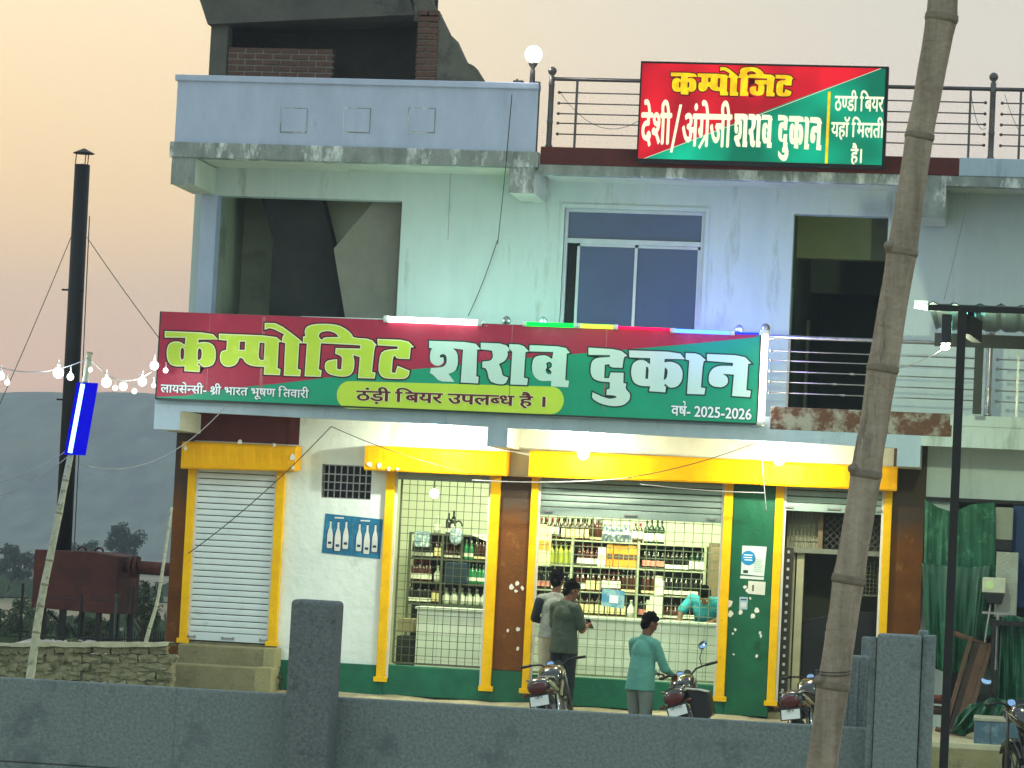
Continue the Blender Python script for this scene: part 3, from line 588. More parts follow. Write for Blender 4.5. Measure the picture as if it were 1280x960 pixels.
def flat(mb, polys, y, d=0, xf=lambda p: p):
    ps = [offset(polys[0], d)]+[offset(h, -d) for h in polys[1:]]
    if d > 0: ps = [ps[0]]+[h for h, o in zip(ps[1:], polys[1:]) if abs(sarea(h)) > .00002 and sarea(h)*abs(sarea(o)) > 0 and abs(sarea(h)) < abs(sarea(o))]
    ps = [[xf(q) for q in p] for p in ps]
    vs = [(x, y, z) for p in ps for x, z in p]
    tr = tessellate_polygon([[Vector((x, z, 0)) for x, z in p] for p in ps])
    fs = []
    for a, b, c in tr:
        A, Bq, Cq = vs[a], vs[b], vs[c]
        s_ = (Bq[0]-A[0])*(Cq[2]-A[2])-(Bq[2]-A[2])*(Cq[0]-A[0])
        if abs(s_) < 1e-12: continue
        fs.append((a, b, c) if s_ > 0 else (a, c, b))
    mb.add(vs, fs)
def glyphs(keys, layers, parent, name, xf=lambda p: p, y0=SY):
    for i, (d, mat) in enumerate(layers):
        mb = Mb()
        for k in keys: flat(mb, GP[k], y0-.004-.003*i, d, xf)
        o = mb.done(name if i == len(layers)-1 else name+'_edge', mat, parent)
LIME = M('print_lime', 'CDE84A', 'C2DE3E', 3, .6, c3='D8F060', s3=2, t3=.6); CREAM = M('print_cream', 'FAFCC8', 'F0F4BC', 3, .6); MAR = M('print_maroon', '3E1218', '34100F', 3, .6)
PALE = M('print_pale', 'D2ECE0', 'C6E4D8', 2, .6); DGR = M('print_dark_green', '0E3B38', '0C322F', 3, .6); REDP = M('print_red', 'B42646', 'A32040', 1.2, .5, .22, bscale=3.5, bdist=.05, c3='BE3452', s3=1.5, t3=.6)
GREENP = M('print_green', '07A07A', '06906C', 1.2, .5, .22, bscale=3.5, bdist=.05); MARL = M('print_maroon_letter', '6A1A24', '5C161E', 4, .6); WHP = M('print_white', 'F0F6F8', 'E6EEF2', 4, .6)

# text set glyph by glyph (visual order), half letters made by clipping the stem
_tc = {}
def gmesh(ch, bold):
    if (ch, bold) in _tc: return _tc[(ch, bold)]
    def mk(t):
        c = bpy.data.curves.new('t', 'FONT'); c.body = t; c.resolution_u = 4; c.fill_mode = 'FRONT'
        o = bpy.data.objects.new('t', c); COL.objects.link(o); dg = bpy.context.evaluated_depsgraph_get(); m = bpy.data.meshes.new_from_object(o.evaluated_get(dg))
        v = [tuple(q.co) for q in m.vertices]; f = [tuple(p.vertices) for p in m.polygons]
        bpy.data.objects.remove(o); bpy.data.curves.remove(c); bpy.data.meshes.remove(m); return v, f
    v, f = mk(ch)
    if bold: 
        V_, F_ = [], []
        for q_, (dx, dz) in enumerate(((0, 0), (-bold, 0), (bold, 0), (0, bold*.7), (0, -bold*.7), (bold*.6, bold*.5), (-bold*.6, -bold*.5))):
            k_ = len(V_); V_ += [(a+dx, b+dz, q_*.004) for a, b, _c in v]; F_ += [tuple(i+k_ for i in t_) for t_ in f]
        v, f = V_, F_
    v2, _ = mk(ch+'\u0964'); v3, _ = mk('\u0964')
    adv = max(q[0] for q in v2)-max(q[0] for q in v3)
    _tc[(ch, bold)] = (v, f, adv); return _tc[(ch, bold)]
def clipmesh(v, f, xc):
    bm = bmesh.new(); vs = [bm.verts.new(q) for q in v]
    for t_ in f:
        try: bm.faces.new([vs[i] for i in t_])
        except ValueError: pass
    bmesh.ops.bisect_plane(bm, geom=bm.verts[:]+bm.edges[:]+bm.faces[:], plane_co=(xc, 0, 0), plane_no=(1, 0, 0), clear_outer=True)
    bm.verts.index_update(); r = [tuple(q.co) for q in bm.verts], [tuple(q.index for q in p.verts) for p in bm.faces]; bm.free(); return r
def typeset(items, x0, x1, zb, zt, y, mat, parent, name, bold=.02, slope=0, hbase=None):
    """items: characters or (character, keep) with keep<1 = half form; fitted to x0..x1, headline zt, baseline zb"""
    V, F, X, words = [], [], 0, []
    for it in items:
        ch, keep = (it, 1) if isinstance(it, str) else it
        if ch == ' ': X += .26; words.append((V, F)); V, F = [], []; continue
        if ch in ('/', 'ra', 'reph'):
            if ch == '/': v, f, adv = [(0, -.1, 0), (.09, -.1, 0), (.34, .8, 0), (.25, .8, 0)], [(0, 1, 2, 3)], .36
            elif ch == 'ra': v, f, adv = [(-.52, -.02, 0), (-.44, -.07, 0), (-.12, .2, 0), (-.12, .32, 0)], [(0, 1, 2, 3)], 0
            else: v, f, adv = [(-.30, .95, 0), (-.22, .99, 0), (-.13, .95, 0), (-.08, .84, 0), (-.12, .66, 0), (-.2, .66, 0), (-.16, .82, 0), (-.2, .88, 0), (-.26, .87, 0)], [(0, 8, 7, 1), (1, 7, 6, 2), (2, 6, 5, 3), (3, 5, 4)], 0
        else:
            v, f, adv = gmesh(ch, bold)
            if keep < 1: v, f = clipmesh(v, f, adv*keep); adv = adv*keep
        k = len(V); V += [(q[0]+X, q[1], q[2] if len(q) > 2 else 0) for q in v]; F += [tuple(i+k for i in t_) for t_ in f]; X += adv
    words.append((V, F)); HL = .64 if hbase is None else hbase; sx = (x1-x0)/X; sz = (zt-zb)/HL; o = None
    for V, F in words:
        if not F: continue
        mb = Mb(); vs = [(x0+a*sx, y-c_*.03, zb+b*sz+slope*a*sx) for a, b, c_ in V]; fs = []
        for t_ in F:
            ar = sum(vs[t_[i]][0]*vs[t_[(i+1) % len(t_)]][2]-vs[t_[(i+1) % len(t_)]][0]*vs[t_[i]][2] for i in range(len(t_)))
            fs.append(t_ if ar > 0 else t_[::-1])
        mb.add(vs, fs); o = mb.done(name, mat, parent)
    return o

# ---------------------------------------------------------------- long fascia signboard
S1 = thing('shop_signboard', 'long red and green printed Hindi shop signboard fixed along the balcony edge', 'sign', (-6.5, SY, 3.49))
zt, zb = 4.545, 3.49; xl, xr = -10.16, -2.855
def sbx(name, mat, *d, **k): return bx(name, mat, *d, parent=S1, **k)
sbx('board', GREENP, (xl, xr, SY, SY+.05, zb, zt))
sbx('frame', M('sign_dark_trim', '23302C', '1A2522', 6, .5), (xl, xr, SY-.006, SY+.03, zb-.022, zb-.001), (xr, xr+.02, SY-.006, SY+.05, zb-.02, zt), (xl-.015, xl, SY-.006, SY+.05, zb-.02, zt))
edge = [(232, 494.6), (262, 489), (320, 482), (345, 479.8), (440, 468), (535, 460), (640, 449), (735, 441), (875, 428.7), (940, 422)]
mb = Mb(); pts = [(xl+.002, zb+.01), *[at(x, y, SY) for x, y in edge], (xr-.02, zt-.03), (xr-.05, zt-.002), (xl+.002, zt-.002)]
flat(mb, [pts], SY-.002); mb.done('red_field', REDP, S1)
mb = Mb(); c0, c1 = at(436, 493.5, SY), at(689.5, 500.5, SY); rr = .165
pts = [(c0[0]+rr*.9*cos(t), c0[1]+rr*sin(t)) for t in [pi/2+pi*k/10 for k in range(11)]]+[(c1[0]+rr*.9*cos(t), c1[1]+rr*sin(t)) for t in [-pi/2+pi*k/10 for k in range(11)]]
flat(mb, [pts], SY-.003); mb.done('lime_plate', LIME, S1)
for px, wd in ((329.5, 2.0), (262, .5), (640, .5), (758, .5)):
    mb = Mb(); mb.prism([at(px-wd+.8, 396+(px-330)*.033, SY), at(px+wd+.8, 396+(px-330)*.033, SY), at(px+wd-4.0, 494+(px-330)*.045, SY), at(px-wd-4.0, 494+(px-330)*.045, SY)], SY-.0035, SY-.0025); mb.done('banner_seam', M('seam_rub', 'B8746C', 'A8485C', 9, .5) if 'seam_rub' not in MATS else MATS['seam_rub'], S1)
glyphs(['ka', 'mpa', 'o', 'ji', 'ta'], [(.019, MAR), (.002, CREAM), (-.011, LIME)], S1, 'lettering')
glyphs(['sha', 'ra', 'aa', 'ba', 'du', 'ka2', 'aa2', 'na'], [(.019, DGR), (.002, PALE)], S1, 'lettering')
def line(items, p0, p1, h, mat, name, y, bold=.02, parent=None, edge=None):
    x0, zb_ = at(p0[0], p0[1], SY); x1, zb2 = at(p1[0], p1[1], SY)
    sl = (zb2-zb_)/(x1-x0)
    if edge: typeset(items, x0, x1, zb_, zb_+h, y+.0015, edge, parent or S1, name+'_edge', bold+.035, sl)
    typeset(items, x0, x1, zb_, zb_+h, y, mat, parent or S1, name, bold, sl)
line(['ल','ा','य','स','े',('न',.66),'स','ी','-',' ',('श',.95),'ra','ी',' ','भ','ा','र','त',' ','भ','ू','ष','ण',' ','ि','त','व','ा','र','ी'], (201, 490.3), (385.5, 497.5), .095, WHP, 'small_lettering', SY-.009, .022, edge=DGR)
line(['ठ','ं','ड','़','ी',' ','ि','ब','य','र',' ','उ','प','ल',('ब',.66),'ध',' ','ह','ै',' ','।'], (445.5, 500.3), (684, 508.5), .118, MARL, 'plate_lettering', SY-.009, .03, edge=CREAM)
line(['व','ष','reph','-',' ','2','0','2','5','-','2','0','2','6'], (839, 519), (939.5, 524.5), .115, WHP, 'year_lettering', SY-.009, .028, edge=DGR)

# ---------------------------------------------------------------- lit box sign on the roof edge
RF = backlit('film_red', 'F0182E', 'A80C20', 1.0, 1.6); GF = backlit('film_green', '04D8A6', '027458', .9, 1.4); YF = backlit('film_yellow', 'F8E410', 'E8B80C', 1.0, 9); WF = backlit('film_white', 'F8FADC', 'EEF4D0', 1.0, 3); MF = backlit('film_dark_red', '7A0A18', '5E0812', .3, 3)
a, b_, z0, z1 = -4.41, -1.48, 6.535, 7.735
S2 = thing('lit_box_sign', 'backlit red and green box sign with yellow and white Hindi lettering on the roof railing', 'sign', (-2.95, -1.15, 6.53))
Y2 = -1.22
bx('box', BLK, (a, b_, Y2+.03, Y2+.16, z0, z1), parent=S2); bx('frame', BLK, (a, b_, Y2-.008, Y2+.03, z0, z0+.035), (a, b_, Y2-.008, Y2+.03, z1-.022, z1), (a, a+.018, Y2-.008, Y2+.03, z0+.035, z1-.022), (b_-.035, b_, Y2-.008, Y2+.03, z0+.035, z1-.022), parent=S2)
bx('film', GF, (a+.018, b_-.035, Y2+.01, Y2+.03, z0+.035, z1-.022), parent=S2)
# the box was measured on the plane SY: the same marks are used here as shares of its width and height
cs = [at(802.6, 79.4, -1.1), at(1111.9, 85.5, -1.1), at(1103, 211.4, -1.1), at(796.5, 203.3, -1.1)]
def s2(px, py):
    x, z = at(px, py, -1.1); return a+(x-cs[0][0])/(cs[1][0]-cs[0][0])*(b_-a), z1-(cs[0][1]-z)/(cs[0][1]-cs[3][1])*(z1-z0)
k5 = lambda x, y: s2(795+x/6.857, 75+y/6.857)
k6 = lambda x, y: s2(950+x/6.857, 75+y/6.857)
mb = Mb(); flat(mb, [[(a+.018, z0+.04), k5(80, 855), k5(1166, 432), k6(1040, 92), (b_-.2, z1-.022), (a+.018, z1-.022)]], Y2+.006); mb.done('red_field', RF, S2)
mb = Mb(); e0, e1 = k5(60, 862), k6(1046, 90); mb.prism([(e0[0], e0[1]-.004), (e1[0], e1[1]-.004), (e1[0], e1[1]+.001), (e0[0], e0[1]+.001)], Y2+.003, Y2+.005); mb.done('dividing_line', WF, S2)
mb = Mb(); p, q = k6(602, 290), k6(566, 900); mb.prism([(p[0]-.018, q[1]), (p[0]+.014, q[1]), (p[0]+.014, p[1]), (p[0]-.018, p[1])], Y2+.002, Y2+.005); mb.done('divider', YF, S2)
def fit_to(keys, p0, p1, zt_, zb_):
    xs_ = [q[0] for k in keys for q in GP[k][0]]; zs_ = [q[1] for k in keys for q in GP[k][0]]
    A0, A1, C0, C1 = min(xs_), max(xs_), min(zs_), max(zs_)
    return lambda p: (p0+(p[0]-A0)/(A1-A0)*(p1-p0), zb_+(p[1]-C0)/(C1-C0)*(zt_-zb_))
K1 = ['ka', 'mpa', 'o', 'ji', 'ta']; xf = fit_to(K1, k5(315, 0)[0], k6(300, 0)[0], k5(800, 78)[1], k6(150, 332)[1])
glyphs(K1, [(.03, MF), (.004, YF)], S2, 'lettering', xf, Y2+.006)
K2 = ['sha', 'ra', 'aa', 'ba']; xf = fit_to(K2, k5(852, 500)[0], k6(118, 500)[0], k5(1000, 480)[1], k5(1000, 762)[1]); glyphs(K2, [(.003, WF)], S2, 'lettering', xf, Y2+.004)
K3 = ['du', 'ka2', 'aa2', 'na']; xf = fit_to(K3, k6(158, 600)[0], k6(538, 600)[0], k6(300, 490)[1], k6(300, 880)[1]); glyphs(K3, [(.003, WF)], S2, 'lettering', xf, Y2+.004)
def line2(items, p0, p1, zt_, bold, name='lettering', hb=None):
    typeset(items, p0[0], p1[0], p0[1], zt_, Y2+.001, WF, S2, name, bold, 0, hb)
line2(['द', 'े', 'श', 'ी'], k5(48, 725), k5(300, 725), k5(200, 468)[1], .03)
line2(['/'], k5(300, 760), k5(392, 760), k5(340, 470)[1], .03)
line2(['अ', 'ं', 'ग', 'ra', 'े', 'ज', 'ी'], k5(395, 745), k5(815, 745), k5(600, 478)[1], .03)
line2(['ठ', ('ण', .66), 'ड', 'ी', ' ', 'ि', 'ब', 'य', 'र'], k6(645, 448), k6(1060, 448), k6(800, 328)[1], .028)
line2(['य', 'ह', 'ा', 'ॅ', ' ', 'ि', 'म', 'ल', 'त', 'ी'], k6(615, 668), k6(1062, 668), k6(800, 552)[1], .028)
line2(['ह', 'ै', '।'], k6(782, 890), k6(885, 890), k6(830, 775)[1], .03)

# ---------------------------------------------------------------- LED tubes along the top of the signboard
def led(px0, py0, px1, py1, Y_, col, strength, label, r=.022, power=0, lc=(1, 1, 1), core=None, front=1):
    Y = -1.15 if Y_ > -1.08 else Y_; py0 -= 1.2; py1 -= 1.2
    p, q = Vector(at3(px0, py0, Y)), Vector(at3(px1, py1, Y)); t_ = thing('led_tube', label, 'tube light', p)
    mb = Mb(); mb.tube([p, q], r, 10); mb.done('tube', EM('led_'+label[:12].replace(' ', '_'), col, strength), t_, smooth=True)
    d = (q-p).normalized(); mb = Mb(); mb.tube([p-d*.04, p+d*.01], r*1.25, 10); mb.done('end_cap', WHT, t_, smooth=True); mb = Mb(); mb.tube([q-d*.01, q+d*.04], r*1.25, 10); mb.done('end_cap', WHT, t_, smooth=True)
    if power:
        for k in (.2, .5, .8): point('tube_glow', p.lerp(q, k)+Vector((0, .12, .06)), power/3, lc, t_, .06)
        for k in (.25, .75): point('tube_glow', p.lerp(q, k)+Vector((0, -.42, .02)), power/4*.55*front, lc, t_, .1)
    return t_
led(484, 400, 598, 404.5, -1.06, 'FFF6F4', 6, 'glowing white tube light above the middle of the long signboard', .036, 26, (.6, 1, .85))
led(560, 406.5, 606, 408.5, -1.10, 'FFEFEA', 3, 'short dim pinkish white tube light under the end of the white one', .018)
led(657, 406, 722, 408.3, -1.06, '08F040', 3, 'bright green tube light above the signboard', .026, 15, (.25, 1, .65))
led(722, 408.3, 768, 410, -1.06, 'B0F040', 2.5, 'yellowish green tube light between the green and the pink tube', .026, 7, (.6, 1, .4))
led(768, 410.2, 840, 413.2, -1.06, 'FF1048', 3, 'pink red tube light above the signboard', .015, 8, (1, .15, .35))
led(842, 414.5, 914, 417.5, -1.06, '4A78FF', 5, 'bright blue tube light near the right end of the signboard', .024, 36, (.10, .16, 1))
led(914, 417.3, 950, 418.5, -1.06, '1030FF', 3, 'thin deep blue tube light at the right corner of the signboard', .012, 18, (.08, .12, 1))
led(956, 418, 951, 529, -1.1, 'FFF1E6', 5, 'upright warm white tube light at the right edge of the signboard', .045, 16, (1, .93, .8))
t_ = thing('light_batten', 'thin unlit white batten along the top left of the signboard', 'batten', at3(376, 397, -1.1))
mb = Mb(); mb.tube([at3(376, 396.5, -1.1), at3(482, 399.5, -1.1)], .013, 6); mb.done('batten', WHT, t_)
# railing knobs that show above the sign
for px, py in ((633, 400), (679, 401), (924, 411)):
    x, z = at(px, py, -.93); mb = Mb(); mb.lathe([(.03, 3.6), (.03, z-.09), (.02, z-.07), (.045, z-.04), (.055, z-.01), (.04, z+.03), (.01, z+.05)], (x, -.93, 0), 12); mb.done('railing_post', STL, B, smooth=True)
mb = Mb(); mb.tube([(-10.1, -.93, at(600, 408, -.93)[1]-.05), (-2.7, -.93, at(900, 414, -.93)[1]-.06)], .022, 8); mb.done('railing_top', STL, B)
# ================================================================ LAMPS
GLOW = EM('bulb_glow', 'FFFFF0', 9); GLOWW = EM('bulb_glow_warm', 'FFF6D8', 10)
def bulb(px, py, Y, label, power, col, r=.055, mat=None, drop=.12, group=None, ceil=3.42):
    p = Vector(at3(px, py, Y)); t_ = thing('light_bulb', label, 'light bulb', p, group)
    mb = Mb(); mb.ball(p, r, 14, 10, (1, 1, 1.15)); mb.done('bulb', mat or GLOW, t_, smooth=True)
    mb = Mb(); mb.lathe([(.028, 0), (.03, .05), (.02, .07), (.045, max(.08, ceil-p.z-r-.02)-.01), (.045, max(.08, ceil-p.z-r-.02))], (p.x, p.y, p.z+r*.9), 10); mb.done('holder', WHT, t_, smooth=True)
    point('bulb_light', p-Vector((0, 0, .0)), power, col, t_, r); return t_
# the glowing globe must not block its own lamp: the lamp radius equals the globe, seen as one
def hang(px, py, Y, label, power, col, r, mat):
    p = Vector(at3(px, py, Y)); t_ = thing('light_bulb', label, 'light bulb', p)
    mb = Mb(); mb.ball(p, r, 14, 10, (1, 1, 1.2)); o = mb.done('bulb', mat, t_, smooth=True)
    mb = Mb(); h = 3.42-p.z-r; mb.lathe([(.022, r*.95), (.03, r+.03), (.02, r+h*.6), (.05, r+h-.015), (.05, r+h)], p, 10); mb.done('holder', WHT, t_, smooth=True)
    for k, dx in enumerate((-r*1.5, r*1.5)): point('bulb_light', p+Vector((dx, -.02, -r*.6)), power/2, col, t_, r*.4)
    return t_
hang(552, 546, -.80, 'glowing bulb under the balcony above the narrow caged opening', 150, (.95, 1, .82), .055, GLOW)
hang(729, 566, -.80, 'bright white bulb hanging in front of the yellow hood over the wide counter', 120, (1, .97, .74), .072, GLOWW)
hang(974, 573, -.80, 'bright bulb hanging by the joint of the two yellow hoods above the green pillar', 120, (1, .97, .74), .072, GLOWW)
t_ = thing('roof_lamp', 'glaring white lamp on a short stem at the corner of the roof terrace', 'lamp', at3(667, 98, -.9))
mb = Mb(); c = Vector(at3(667, 68, -.9)); mb.ball(c, .105, 16, 10); mb.done('globe', EM('roof_lamp_glow', 'FFFFF8', 8), t_, smooth=True)
mb = Mb(); mb.lathe([(.035, -.36), (.03, -.2), (.022, -.17), (.05, -.13), (.06, -.1)], c, 10); mb.done('stem', STLD, t_, smooth=True); point('lamp_light', c+Vector((-.1, -.18, .05)), 18, (1, 1, .95), t_, .05)
t_ = thing('small_fixture', 'small grey junction box lying on the parapet coping', 'box', at3(642, 100, -.9)); mb = Mb(); mb.box(-5.98, -5.86, -.98, -.9, 7.475, 7.51); mb.box(-5.95, -5.93, -.96, -.92, 7.51, 7.53); mb.done('cover', STLD, t_)
# strip lamps inside the shop
for i, (x0, x1, y) in enumerate(((-7.3, -6.2, .5), (-5.4, -4.2, 1.5), (-4.6, -3.5, .45))):
    t_ = thing('ceiling_tube', ['fluorescent tube on the shop ceiling over the narrow opening', 'fluorescent tube on the shop ceiling before the bottle rack', 'fluorescent tube on the shop ceiling at the counter end'][i], 'tube light', (x0, y, 3.3))
    mb = Mb(); mb.tube([(x0, y, 3.27), (x1, y, 3.27)], .02, 8); mb.done('tube', GLOW, t_); mb = Mb(); mb.box(x0-.03, x1+.03, y-.03, y+.03, 3.295, 3.34); mb.done('batten', WHT, t_)
    area('tube_light', ((x0+x1)/2, y, 3.22), 1.2, .3, (105, 52, 110)[i], (.88, 1, .60), t_, (0, .45, -1))
t_ = thing('light_bulb', 'glaring round bulb inside the shop behind the narrow grille', 'light bulb', at3(543, 617, 1.4)); p = Vector(at3(543, 617, 1.4)); mb = Mb(); mb.ball(p, .06, 12, 8); mb.done('bulb', GLOW, t_, smooth=True)
mb = Mb(); mb.tube([p+Vector((0, 0, .05)), (p.x, p.y, 3.34)], .008, 6); mb.done('cord', WIRE, t_)

# ================================================================ BOTTLE RACKS
CLEAR = M('clear_glass', 'B9C4B4', 'A3B09E', 9, .12, spec=.7); BROWNG = M('brown_glass', '4A2413', '351A0E', 9, .15, spec=.7); DKG = M('dark_green_glass', '12301F', '0C2417', 9, .15, spec=.7); REDG = M('red_liquor', '4A1610', '38100C', 9, .15, spec=.7); YG = M('yellow_green_drink', 'A9AD3C', '949A30', 9, .2, spec=.6)
GREENG = M('green_glass', '2F8A55', '226E42', 9, .15, spec=.7); BLUEG = M('blue_grey_can', '5D6C84', '3E4A60', 30, .3, metal=.3, c3='C5CEDA', s3=25, t3=.55); BLACKG = M('black_glass', '16140F', '0E0C09', 9, .15, spec=.7)
LBW = M('label_white', 'E4E4D8', 'D6D6C8', 20, .6); LBC = M('label_cream', 'E8DDA8', 'DCCF92', 20, .6); LBR = M('label_red', 'B8302C', '982420', 20, .6); LBP = M('label_pink', 'D98F80', 'C87A6C', 20, .6); CAPG = M('cap_gold', 'B08A3C', '967430', 20, .35, metal=.6); CAPR = M('cap_red', '8E2030', '7A1826', 20, .4); CAPW = M('cap_white', 'DADAD4', 'CCCCC6', 20, .4); CAPB = M('cap_black', '1C1A1A', '121111', 20, .4)
CARO = M('carton_orange', 'D9942C', 'C98220', 6, .6); CARW = M('carton_white', 'DCDCCF', 'CDCDC0', 6, .6); CARD = M('carton_dark', '5C4030', '4A3226', 6, .6)
def bottle_mesh(kind, glass, label, cap, h=.275, r=.034, lab=(.05, .15), squat=False, flat_=1.0):
    prof = [(r*.85, 0), (r, .012), (r, h*.60), (r*.85, h*.68), (r*.36, h*.78), (r*.33, h*.90)] if not squat else [(r*.8, 0), (r, .015), (r, h*.5), (r*.75, h*.62), (r*.4, h*.72), (r*.38, h*.88)]
    mb = Mb(); mb.mi = 0; mb.lathe(prof, (0, 0, 0), 10); mb.mi = 2; mb.lathe([(r*.38, h*.88), (r*.40, h), (r*.3, h+.003)], (0, 0, 0), 8)
    mb.mi = 1; k0 = len(mb.v); n_ = 5; sp_ = 1.05
    for zz in lab:
        for j in range(n_+1): a = -pi/2-sp_+2*sp_*j/n_; mb.v.append((r*1.03*cos(a), r*1.03*sin(a), zz))
    for j in range(n_): mb.f.append((k0+j, k0+j+1, k0+n_+1+j+1, k0+n_+1+j)); mb.m.append(1)
    mb.v = [(x, y*flat_, z) for x, y, z in mb.v]
    return mb, [glass, label, cap]
def carton_mesh(m1, m2, w_=.08, h=.29):
    mb = Mb(); mb.box(-w_/2, w_/2, -.04, .04, 0, h); mb.mi = 1; mb.box(-w_/2+.008, w_/2-.008, -.0415, -.04, h*.35, h*.6); mb.mi = 0; mb.box(-w_/2+.01, w_/2-.01, -.03, .03, h, h+.004)
    return mb, [m1, m2]
KINDS = {
 'rum': (bottle_mesh('rum', BROWNG, LBC, CAPB, lab=(.03, .14), r=.031), 'bottle', 'brown liquor bottle with a tall cream label'),
 'oval': (bottle_mesh('oval', BROWNG, LBW, CAPR, h=.26, lab=(.06, .15), r=.037), 'bottle', 'dark brown bottle with a round white label'),
 'redlab': (bottle_mesh('redlab', BLACKG, LBP, CAPB, lab=(.04, .11)), 'bottle', 'dark bottle with a pink label and pale cap'),
 'red': (bottle_mesh('red', REDG, LBW, CAPR, lab=(.03, .10)), 'bottle', 'reddish bottle with a white label and red cap'),
 'dark': (bottle_mesh('dark', BLACKG, LBW, CAPB, lab=(.02, .07), r=.038), 'bottle', 'black bottle with a low white label'),
 'green': (bottle_mesh('green', DKG, LBW, CAPB, h=.30, lab=(.03, .13), r=.038), 'bottle', 'dark green bottle with a broad white label'),
 'yellow': (bottle_mesh('yellow', YG, YG, CAPG, h=.28, lab=(.03, .12), r=.037), 'bottle', 'yellow green bottle'),
 'blue': (bottle_mesh('blue', BLUEG, LBW, CAPW, h=.25, lab=(.10, .125), r=.042), 'bottle', 'blue grey patterned bottle'),
 'whiteneck': (bottle_mesh('whiteneck', BROWNG, LBC, CAPW, h=.31, lab=(.02, .05), r=.032), 'bottle', 'brown bottle with a long white neck'),
 'beer': (bottle_mesh('beer', GREENG, LBW, CAPW, h=.26, lab=(.04, .09), r=.033), 'bottle', 'green beer bottle'),
 'clear': (bottle_mesh('clear', CLEAR, LBW, CAPW, h=.22, lab=(.04, .12), r=.05, squat=True), 'bottle', 'clear round bottle'),
 'squat': (bottle_mesh('squat', BROWNG, LBW, CAPB, h=.20, lab=(.02, .05), r=.044, squat=True), 'bottle', 'squat brown bottle with a low white label'),
 'orange': (carton_mesh(CARO, CARD), 'carton', 'orange gift carton with a small dark mark'),
 'whitebox': (carton_mesh(CARW, LBC, .10, .24), 'carton', 'plain white carton'),
 'tallbox': (carton_mesh(LBC, CARO, .085, .5), 'carton', 'tall cream and orange carton'),
}
PROTO = {}; STOCK = []
SHORT = {'rum': 'cream labelled brown bottle', 'oval': 'round labelled bottle', 'redlab': 'pink labelled dark bottle', 'red': 'red capped reddish bottle', 'dark': 'black bottle', 'green': 'white labelled dark green bottle', 'yellow': 'yellow green bottle', 'blue': 'blue grey patterned bottle',
 'whiteneck': 'white necked brown bottle', 'beer': 'bright green bottle', 'clear': 'clear round bottle', 'squat': 'squat brown bottle', 'orange': 'orange carton', 'whitebox': 'white carton', 'tallbox': 'tall cream carton'}
def stand(kind, x, y, z, where, grp, s=1):
    (mb, mats), cat, desc = KINDS[kind]
    if kind not in PROTO: PROTO[kind] = o = mb.done('liquor_bottle' if cat == 'bottle' else 'liquor_carton', mats, smooth=(cat == 'bottle'))
    else: o = PROTO[kind].copy(); COL.objects.link(o)
    o.location = (x, y, z); o.rotation_euler = (0, 0, random.uniform(-.15, .15)); o.scale = (s, s, s*random.uniform(.97, 1.03))
    STOCK.append((o, kind, where, x)); o['category'] = cat; return o
RY = 2.2
rack = thing('bottle_rack', 'tall white metal rack full of liquor bottles behind the wide grille', 'shelf', (-4.6, RY, .1))
RACKM = M('rack_white', 'A4A892', '8E927C', 6, .5); RB = M('rack_back', '6F6A58', '5C5848', 3, .8)
ZS = [2.03, 1.70, 1.37, 1.066, .74]
for z in ZS: bx('shelf_board', RACKM, (-5.95, -3.70, RY-.02, RY+.36, z-.02, z), parent=rack, bevel=.003)
for x in (-5.95, -5.43, -4.57, -3.70): bx('upright', RACKM, (x-.018, x+.018, RY-.03, RY+.0, .1, 2.05), parent=rack)
bx('back_panel', RB, (-5.95, -3.70, RY+.36, RY+.38, .1, 2.03), parent=rack)
def row(z, items, y, where):
    for x0, x1, kind, n in items:
        for k in range(n):
            px = x0+(x1-x0)*(k+.5)/n; x = at(px, 700, y)[0]
            stand(kind, x+random.uniform(-.004, .004), y+random.uniform(-.015, .015), z, where, None)
TW = 'top of the wide rack'; UW = 'upper shelf of the wide rack'; MW = 'middle shelf of the wide rack'; LW = 'lower shelf of the wide rack'
row(ZS[0]+.001, [(672, 698, 'oval', 4), (699, 735, 'rum', 6), (737, 751, 'whiteneck', 3), (752, 787, 'blue', 6), (789, 802, 'oval', 2), (804, 829, 'green', 4)], RY+.06, TW)
row(ZS[0]+.001, [(676, 750, 'dark', 9)], RY+.2, 'rear line, '+TW)
row(ZS[1]+.001, [(676, 685, 'clear', 1), (686, 716, 'yellow', 5), (721, 748, 'red', 5), (749, 757, 'whitebox', 1), (759, 766, 'orange', 1), (767, 799, 'orange', 5), (803, 831, 'redlab', 5), (832, 861, 'dark', 5), (862, 882, 'green', 3)], RY+.06, UW)
row(ZS[2]+.001, [(671, 689, 'redlab', 3), (690, 716, 'dark', 4), (720, 733, 'red', 2), (733, 753, 'rum', 3), (754, 777, 'oval', 4), (778, 798, 'whiteneck', 4), (803, 821, 'whiteneck', 3), (821, 830, 'whitebox', 1), (831, 881, 'dark', 8)], RY+.06, MW)
row(ZS[3]+.001, [(671, 680, 'green', 1), (681, 716, 'rum', 6), (720, 785, 'rum', 10), (786, 798, 'clear', 1), (802, 811, 'redlab', 2), (812, 828, 'whitebox', 2), (829, 850, 'squat', 4), (851, 880, 'dark', 5)], RY+.06, LW)
row(ZS[1]+.001, [(720, 748, 'dark', 4), (804, 880, 'dark', 9)], RY+.2, 'rear line, '+UW)
row(ZS[2]+.001, [(690, 716, 'oval', 4), (722, 796, 'dark', 9)], RY+.2, 'rear line, '+MW)
for k, px in enumerate((676.5, 683)):
    x = at(px, 700, RY-.15)[0]; stand('tallbox', x, RY-.12, 1.70, 'left end of the wide rack', None)
bx('shelf_board', RACKM, (-6.0, -5.7, RY-.2, RY-.02, 1.67, 1.70), parent=rack)
